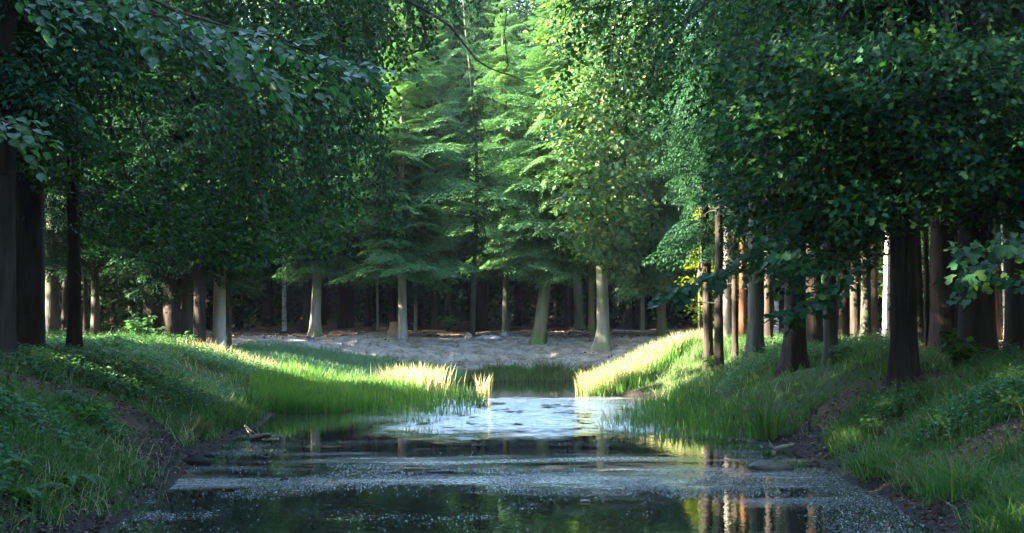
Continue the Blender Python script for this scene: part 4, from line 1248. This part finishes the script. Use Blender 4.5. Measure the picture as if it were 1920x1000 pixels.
clump('iris_clump', 'sword-leaved iris clump standing on the left shore', 'plant', 462, 778, 46, 0.62, 0.030, 0.10, 'reed', 0.3)
clump('iris_clump', 'small iris clump left of the taller one on the left shore', 'plant', 388, 800, 22, 0.45, 0.026, 0.06, 'reed', 0.3)
clump('iris_clump', 'iris clump at the waterline beside the left reed bed', 'plant', 482, 785, 26, 0.5, 0.028, 0.08, 'reed', 0.4)
clump('iris_clump', 'tall dark sword-leaved clump at the right waterline', 'plant', 1440, 826, 70, 0.72, 0.030, 0.12, 'reed', 0.35)
clump('iris_clump', 'upright leafy clump on the right bank above the reeds', 'plant', 1312, 762, 34, 0.42, 0.03, 0.08, 'reed', 0.25)
clump('sedge_tussock', 'olive sedge tussock at the far shore, right one', 'grass tussock', 1030, 700, 420, 0.62, 0.022, 0.28, 'sedge', 0.7, D=45.6)
clump('sedge_tussock', 'olive sedge tussock at the far shore, left one', 'grass tussock', 945, 700, 300, 0.5, 0.022, 0.26, 'sedge', 0.7, D=45.8)
clump('grass_tussock', 'fresh green tussock between two olive ones at the far shore', 'grass tussock', 978, 706, 360, 0.46, 0.022, 0.28, 'reed', 0.5, D=45.2)
clump('grass_tussock', 'low dark tussock at the right end of the far shore', 'grass tussock', 1102, 690, 200, 0.4, 0.02, 0.16, 'sedge', 0.5, D=46)
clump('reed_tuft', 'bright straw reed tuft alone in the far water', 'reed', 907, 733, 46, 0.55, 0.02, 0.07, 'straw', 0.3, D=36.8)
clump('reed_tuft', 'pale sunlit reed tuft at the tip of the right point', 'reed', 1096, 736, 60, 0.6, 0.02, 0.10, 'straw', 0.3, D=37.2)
clump('reed_tuft', 'reed tuft coloured straw-pale for dazzling sun at the water end of the left reed bed', 'reed', 772, 735, 760, 0.72, 0.022, 0.42, 'straw', 0.3, D=36.9)  # pale colour stands in for overexposed sun on the reeds
clump('grass_tussock', 'yellow-green arching grass tussock low on the right bank', 'grass tussock', 1650, 890, 420, 0.42, 0.011, 0.20, 'grass', 0.8)
clump('grass_tussock', 'drooping grey-green tussock over the right shore', 'grass tussock', 1725, 910, 320, 0.40, 0.010, 0.16, 'sedge', 0.9)
clump('grass_tussock', 'soft green tussock at the lower right of the bank', 'grass tussock', 1810, 930, 420, 0.42, 0.010, 0.22, 'grass', 0.8)
clump('grass_tussock', 'dry tussock at the foot of the bare soil on the left shore', 'grass tussock', 365, 815, 240, 0.34, 0.010, 0.12, 'sedge', 0.8)


def fern(label, px, py, L, nf, seed):
    g = np.random.default_rng(seed)
    p = ground_hit(px, py)
    r_ = root_at('fern', label, 'fern', p, 'ferns low on the left bank')
    for k in range(nf):
        a = 2 * PI * (k + 0.6 * g.random()) / nf
        l = L * (0.75 + 0.4 * g.random())
        t = np.linspace(0.10, 1, 30)
        o = np.array([math.cos(a), math.sin(a), 0]); sd = np.array([-o[1], o[0], 0])
        path = o[None] * (l * 0.85 * t)[:, None]; path[:, 2] = l * (1.0 * t - 0.85 * t * t)
        tan = norm(np.gradient(path, axis=0))
        Ps = np.repeat(path, 2, 0); sg = np.tile([1, -1], 30)
        pl = l * 0.24 * (1.02 - t) ** 0.7 * np.clip(t * 5, 0.3, 1)
        A = sd[None] * sg[:, None] + np.repeat(tan, 2, 0) * 0.35 + np.array([0, 0, -0.2]) + g.normal(0, 0.08, (60, 3)); N = np.cross(np.repeat(tan, 2, 0), sd[None] * -1) + g.normal(0, 0.3, (60, 3))
        s_ = np.repeat(pl, 2)
        V, F = stamp(DIA, DIA_F, Ps, frames(A, N), np.stack([0.020 + 0 * s_, s_, s_ * 0.3], -1))
        child('frond', V, F, M['fern'], r_)


fern('green fern in the lower left corner of the bank', 40, 940, 0.48, 9, 1)
fern('green fern with arching fronds right of the corner fern', 130, 915, 0.5, 9, 2)
fern('small bluish fern higher on the left bank below the bramble', 150, 865, 0.36, 8, 3)
fern('low fern near the left shore mud', 250, 880, 0.34, 8, 4)
fern('fern at the left picture edge above the corner fern', 20, 880, 0.4, 8, 5)


def leafy_plant(name, label, cat, px, py, h, spread, n_stem, per, leaf, mat, tmpl, seed, D=None):
    g = np.random.default_rng(seed)
    p = ground_hit(px, py) if D is None else np.array([at(px, py, D)[0], D, hz(at(px, py, D)[0], D)])
    r_ = root_at(name, label, cat, p)
    lp = []; la = []; ln = []; st = []
    for k in range(n_stem):
        a = g.random() * 6.28; l = h * (0.6 + 0.5 * g.random()); q = spread * (0.4 + 0.8 * g.random())
        t = np.linspace(0, 1, 7)
        path = np.stack([np.cos(a) * q * t ** 1.4, np.sin(a) * q * t ** 1.4, l * (t - 0.28 * t * t) * 1.2], -1)
        st.append(tube(path, np.linspace(0.009, 0.003, 7), 4))
        u = 0.25 + 0.75 * g.random(per)
        c = np.stack([np.interp(u, t, path[:, i]) for i in range(3)], -1)
        b = g.random(per) * 6.28
        d_ = np.stack([np.cos(b), np.sin(b), -0.15 + 0 * b], -1)
        lp.append(c + d_ * 0.03); la.append(d_); ln.append(np.array([0, 0, 1.0]) + g.normal(0, 0.35, (per, 3)))
    lp = np.concatenate(lp); la = np.concatenate(la); ln = np.concatenate(ln)
    s_ = leaf * (0.65 + 0.6 * g.random(len(lp)))
    V, F = merge(st); child('stems', V, F, M['twig'], r_)
    V, F = stamp(tmpl[0], tmpl[1], lp, frames(la, ln), np.stack([s_ * 0.75, s_, s_], -1))
    child('foliage', V, F, M[mat], r_)
    return r_


OV = (OVAL, OVAL_F); MPL = (MAP, MAP_F)
leafy_plant('bramble_bush', 'bright leaved bramble on the bare soil of the left bank', 'bush', 150, 815, 0.5, 0.42, 12, 16, 0.085, 'sapling', OV, 11)
leafy_plant('sapling', 'leafy green maple sapling at the foot of the broad right trunks', 'sapling', 1790, 700, 0.75, 0.4, 11, 13, 0.13, 'sapling', MPL, 12, D=22.5)
leafy_plant('shrub', 'leafy shrub before the broad trunk of the tight left row', 'shrub', 265, 660, 0.85, 0.5, 14, 20, 0.13, 'herb', OV, 13, D=36)
leafy_plant('shrub', 'low leafy shrub under the middle of the tight left row', 'shrub', 335, 668, 0.55, 0.5, 12, 18, 0.12, 'herb', OV, 14, D=36)
leafy_plant('shrub', 'dark low shrub at the foot of the stump on the left', 'shrub', 425, 665, 0.4, 0.4, 10, 16, 0.10, 'maple', OV, 15, D=38)
leafy_plant('shrub', 'small shrub beside the slim black spruce on the left', 'shrub', 210, 690, 0.5, 0.45, 12, 16, 0.11, 'herb', OV, 16, D=30)
leafy_plant('shrub', 'leafy growth around the black trunk at the water end of the right row', 'shrub', 1340, 665, 0.55, 0.3, 10, 16, 0.10, 'sapling', OV, 17, D=33.5)
leafy_plant('shrub', 'low dark shrub in the dark wood behind the thin straight pole', 'shrub', 840, 615, 0.8, 0.5, 12, 16, 0.16, 'herb', OV, 18, D=57)
leafy_plant('shrub', 'leafy shrub beside the squat black trunk on the right bank', 'shrub', 1590, 680, 0.35, 0.4, 10, 16, 0.09, 'herb', OV, 19, D=25.5)


def lump(name, label, cat, px, py, size, mat, seed, D=None, sink=0.3, rz=0.0, z=None):
    g = np.random.default_rng(seed)
    p = ground_hit(px, py) if D is None else at(px, py, D)
    p[2] = max(hz(p[0], p[1]), 0.0) if z is None else z
    nu, nv = 14, 9
    u = np.linspace(0, 2 * PI, nu, endpoint=False); v = np.linspace(0.12, PI - 0.12, nv)
    U, W = np.meshgrid(u, v)
    ph = g.random(4) * 6.28
    r_ = 1 + 0.16 * np.sin(2 * U + ph[0]) * np.sin(W) + 0.10 * np.sin(3 * U + 2 * W + ph[1]) + 0.09 * g.normal(0, 1, U.shape)
    V = np.stack([r_ * np.cos(U) * np.sin(W) * size[0], r_ * np.sin(U) * np.sin(W) * size[1], r_ * np.cos(W) * size[2]], -1).reshape(-1, 3)
    i = np.arange(nv - 1)[:, None]; j = np.arange(nu)[None, :]; j2 = (j + 1) % nu
    F = np.stack([i * nu + j, (i + 1) * nu + j, (i + 1) * nu + j2, i * nu + j2], -1).reshape(-1, 4)
    for base in (0, (nv - 1) * nu):
        F = np.concatenate([F, np.array([[base, base + q + 1, base + q + 2, base + (q + 3) % nu] for q in range(0, nu - 2, 2)])])
    o = link(name, make_mesh(name + '_mesh', V, F, M[mat], False), None, (p[0], p[1], p[2] + size[2] * (0.5 - sink)), rz)
    return tag(o, label, cat)


lump('stone', 'flat wet olive stone lying in the right shallows', 'stone', 1442, 880, (0.27, 0.16, 0.09), 'wet_stone', 1)
lump('stone', 'grey stone heap by the foot of the thin straight pole', 'stone', 918, 629, (0.42, 0.2, 0.13), 'stone', 2, D=50.6)
lump('stone', 'small pale stone left of the grey stone heap', 'stone', 879, 624, (0.13, 0.12, 0.14), 'stone', 3, D=51.2)
lump('stone', 'small pale stone between the stone heap and the leaning trunk', 'stone', 946, 624, (0.16, 0.12, 0.12), 'stone', 4, D=52)
lump('stone', 'pale stone in the litter of the lower right shore', 'stone', 1838, 992, (0.05, 0.04, 0.025), 'stone', 6)
lump('mud_lump', 'black mud lump jutting into the water on the left shore', 'mud', 368, 880, (0.22, 0.2, 0.10), 'mud', 7, D=19.3)
lump('mud_lump', 'small black mud lump touching the left scum line', 'mud', 392, 857, (0.07, 0.06, 0.03), 'mud', 8, D=20.4, z=0.0)


def log(name, label, px0, py0, px1, py1, D0, D1, r_, mat, z0=None, z1=None, twigs=0, seed=0, cat='log'):
    g = np.random.default_rng(seed)
    a = at(px0, py0, D0); b = at(px1, py1, D1)
    if z0 is not None: a[2] = z0
    if z1 is not None: b[2] = z1
    c = (a + b) / 2; base = np.array([c[0], c[1], min(a[2], b[2])])
    root = root_at(name, label, cat, base)
    t = np.linspace(0, 1, 7)
    pts = a[None] * (1 - t)[:, None] + b[None] * t[:, None] + np.stack([g.normal(0, r_ * 0.25, 7), g.normal(0, r_ * 0.25, 7), 0.3 * r_ * np.sin(t * PI)], -1)
    V, F = tube(pts - base, r_ * (1 - 0.35 * t), 8, seed, 0.2)
    child('trunk_piece', V, F, M[mat], root, True)
    for k in range(twigs):
        q = pts[1 + k % 5] - base
        d_ = np.array([g.normal(0, 0.5), g.normal(0, 0.3), 0.7])
        V, F = tube([q, q + d_ * r_ * 2.5, q + d_ * r_ * 5 + np.array([0.02, 0, 0])], [r_ * 0.45, r_ * 0.3, r_ * 0.08], 5)
        child('branch_stub', V, F, M[mat], root, True)
    return root


log('fallen_log', 'pale weathered log lying at the right waterline', 1448, 851, 1492, 845, 20.9, 21.2, 0.042, 'log', 0.03, 0.09, 1, 3)
log('driftwood', 'jagged black driftwood sticking out of the left water', 470, 828, 507, 826, 23.0, 23.2, 0.055, 'wet_wood', 0.02, 0.06, 4, 4, 'driftwood')
log('driftwood', 'small black twig rising from the scummy water', 528, 898, 540, 900, 17.4, 17.5, 0.018, 'wet_wood', 0.01, 0.02, 3, 5, 'driftwood')
log('driftwood', 'thin pale stick floating in the dark near water', 1088, 938, 1106, 940, 15.4, 15.4, 0.014, 'log', 0.012, 0.012, 0, 6, 'driftwood')
log('driftwood', 'dark waterlogged stick in the middle of the scum band', 800, 886, 850, 884, 18.2, 18.3, 0.018, 'wet_wood', 0.008, 0.012, 1, 7, 'driftwood')
log('fallen_log', 'thin fallen log lit on the litter left of the grey stones', 792, 622, 836, 622, 53.5, 54, 0.06, 'cut_wood', None, None, 0, 8)
log('fallen_log', 'fallen branch with yellow lit shoots beside the flared grey trunk', 1066, 622, 1090, 624, 54, 54, 0.06, 'cut_wood', None, None, 3, 9)
log('fallen_log', 'long low log on the litter right of the flared grey trunk', 1152, 622, 1225, 624, 54, 53, 0.07, 'log', None, None, 0, 10)


def stump(label, px, D, r_, h, mat, seed):
    g = np.random.default_rng(seed)
    p = at(px, 620, D); p[2] = hz(p[0], D)
    root = root_at('tree_stump', label, 'stump', p)
    n = 14; th = np.linspace(0, 2 * PI, n, endpoint=False)
    zs = np.array([-0.15, 0.0, 0.1, 0.25, h]); prof = np.array([1.9, 1.6, 1.25, 1.05, 1.0])
    top = h + 0.25 * h * (g.random(n) - 0.4)
    V = []
    for k, z in enumerate(zs):
        rr = r_ * prof[k] * (1 + 0.12 * np.cos(4 * th + 1) * (prof[k] - 0.7) + 0.06 * g.normal(0, 1, n))
        V.append(np.stack([np.cos(th) * rr, np.sin(th) * rr, top if k == 4 else z + 0 * th], -1))
    V = np.concatenate(V)
    i = np.arange(4)[:, None]; j = np.arange(n)[None, :]; j2 = (j + 1) % n
    F = np.stack([i * n + j, i * n + j2, (i + 1) * n + j2, (i + 1) * n + j], -1).reshape(-1, 4)
    child('bark', V, F, M[mat], root)
    T = np.concatenate([V[-n:] * np.array([0.97, 0.97, 1]) - np.array([0, 0, 0.02]), [[0, 0, h * 0.9]]])
    child('cut_face', T, np.array([[n, k, (k + 1) % n] for k in range(n)]), M['cut_wood'], root)


stump('small split tree stump beside the whitish fir on the far bank', 738, 51, 0.16, 0.42, 'cut_wood', 1)
stump('dark broad tree stump at the end of the left row', 433, 39.5, 0.26, 0.28, 'bark_dark', 2)


# ------------------------------------------------------------------ near boughs: every large leaf its own piece
def near_bough(name, label, path_px, D, twigs, per, leaf, tmpl, mat, seed, limit, mats_n=1, aspect=0.66, cat='branch', drop=0.25):
    """a leafy bough close to the camera; path_px main stem pixels, twigs = (pixel start index, dx, dy) offsets"""
    g = np.random.default_rng(seed)
    stem = np.array([at(x, y, D + dz) for x, y, dz in path_px])
    root = root_at(name, label, cat, stem[0])
    o0 = stem[0]
    V, F = tube(stem - o0, np.linspace(0.012, 0.004, len(stem)), 6); child('stem', V, F, M['twig'], root, True)
    me = [make_mesh('leaf_mesh', tmpl[0] * np.array([aspect, 1, 1]), tmpl[1], M[mat]) for _ in range(1)]
    made = 0; rest = []
    t_all = np.linspace(0, 1, len(stem))
    for k in range(twigs):
        u = 0.04 + 0.96 * (k + g.random()) / twigs
        p0 = np.array([np.interp(u, t_all, stem[:, i]) for i in range(3)])
        along = norm(stem[min(len(stem) - 1, int(u * (len(stem) - 1)) + 1)] - stem[int(u * (len(stem) - 1.001))])
        sg = 1 if k % 2 else -1
        dirv = along * 0.75 + np.array([0, 0.7 * sg, 0.0]) + np.array([0, 0, -0.15 + 0.35 * g.normal()])
        dirv /= np.linalg.norm(dirv)
        l = (0.25 + 0.35 * g.random()) * (1.15 - 0.5 * u)
        n = per
        t = (np.arange(n) + 0.6) / n
        path = p0 + dirv * (l * t)[:, None]; path[:, 2] -= drop * l * t * t
        V, F = tube(np.concatenate([[p0], path]) - o0, np.linspace(0.004, 0.0015, n + 1), 4, cap=False); tw = child('twig', V, F, M['twig'], root)
        side = norm(np.cross(dirv, np.array([0, 0, 1.0])))
        for i in range(n):
            s2 = 1 if i % 2 else -1
            A = dirv * 0.7 + side * s2 * 0.85 + g.normal(0, 0.2, 3) + np.array([0, 0, -0.25]); N = np.array([0, 0, 1.0]) + g.normal(0, 0.5, 3) + np.array([0, -0.45, 0])
            if i == n - 1: A = dirv + g.normal(0, 0.1, 3)
            Mx = frames(A[None], N[None])[0]
            sz = leaf * (0.7 + 0.5 * g.random())
            if made < limit:
                ob = link('leaf', me[0], tw)
                mw = Matrix(Mx.tolist()).to_4x4() @ Matrix.Scale(sz, 4)
                mw.translation = Vector((path[i] - o0).tolist())
                ob.matrix_local = mw
                made += 1
            else:
                rest.append((path[i] - o0, Mx, sz))
    if rest:
        V, F = stamp(tmpl[0] * np.array([aspect, 1, 1]), tmpl[1], np.array([r_[0] for r_ in rest]), np.array([r_[1] for r_ in rest]), np.array([r_[2] for r_ in rest]))
        o = child('leaf_mass', V, F, M[mat], root); o['kind'] = 'stuff'
    return root


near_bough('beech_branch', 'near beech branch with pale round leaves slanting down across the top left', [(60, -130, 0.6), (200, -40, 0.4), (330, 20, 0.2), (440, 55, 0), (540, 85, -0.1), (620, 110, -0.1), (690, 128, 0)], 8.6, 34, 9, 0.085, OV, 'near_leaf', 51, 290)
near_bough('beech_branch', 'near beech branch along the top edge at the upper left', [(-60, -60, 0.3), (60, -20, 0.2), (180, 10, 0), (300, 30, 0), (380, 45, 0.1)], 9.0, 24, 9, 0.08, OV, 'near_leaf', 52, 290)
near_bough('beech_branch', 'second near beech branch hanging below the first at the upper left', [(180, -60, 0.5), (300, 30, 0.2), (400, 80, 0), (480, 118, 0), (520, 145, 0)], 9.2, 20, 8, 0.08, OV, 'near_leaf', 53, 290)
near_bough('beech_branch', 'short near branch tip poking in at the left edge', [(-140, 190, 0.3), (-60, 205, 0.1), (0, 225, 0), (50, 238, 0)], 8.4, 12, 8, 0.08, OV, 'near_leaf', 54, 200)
near_bough('maple_branch', 'maple branch with broad lobed leaves hanging low over the right row', [(1560, 330, 1.2), (1500, 400, 0.8), (1430, 460, 0.4), (1370, 500, 0.2), (1310, 530, 0), (1250, 548, 0)], 19.0, 26, 10, 0.135, MPL, 'maple', 55, 280, aspect=1.0)
near_bough('maple_branch', 'maple branch tip with yellow-green leaves before the squat black trunk', [(1640, 480, 0.6), (1580, 525, 0.3), (1530, 560, 0.1), (1475, 595, 0)], 18.6, 12, 7, 0.13, MPL, 'maple', 56, 200, aspect=1.0)
near_bough('maple_branch', 'lobed leaf sprig before the broadest trunk at the right edge', [(1990, 400, 0.5), (1930, 440, 0.2), (1870, 490, 0), (1800, 530, 0)], 16.0, 13, 6, 0.115, MPL, 'maple', 57, 200, aspect=1.0)

# ------------------------------------------------------------------ haze: damp morning air under the trees
def build_haze():
    x0, x1, y0, y1, z0, z1 = -226, 226, -166, 326, -1.7, 30
    V = np.array([[x, y, z] for z in (z0, z1) for y in (y0, y1) for x in (x0, x1)], float)
    F = np.array([[0, 2, 3, 1], [4, 5, 7, 6], [0, 1, 5, 4], [2, 6, 7, 3], [0, 4, 6, 2], [1, 3, 7, 5]])
    m, nt, out = new_mat('haze_air')
    v = nt.nodes.new('ShaderNodeVolumePrincipled')
    v.inputs['Color'].default_value = (0.85, 0.93, 1.0, 1)
    v.inputs['Density'].default_value = HAZE
    v.inputs['Anisotropy'].default_value = 0.2
    nt.links.new(v.outputs[0], out.inputs['Volume'])
    tag(link('haze', make_mesh('haze_mesh', V, F, m)), 'thin pale haze between the trees', None, None, 'stuff')


HAZE = 0.00025
build_haze()
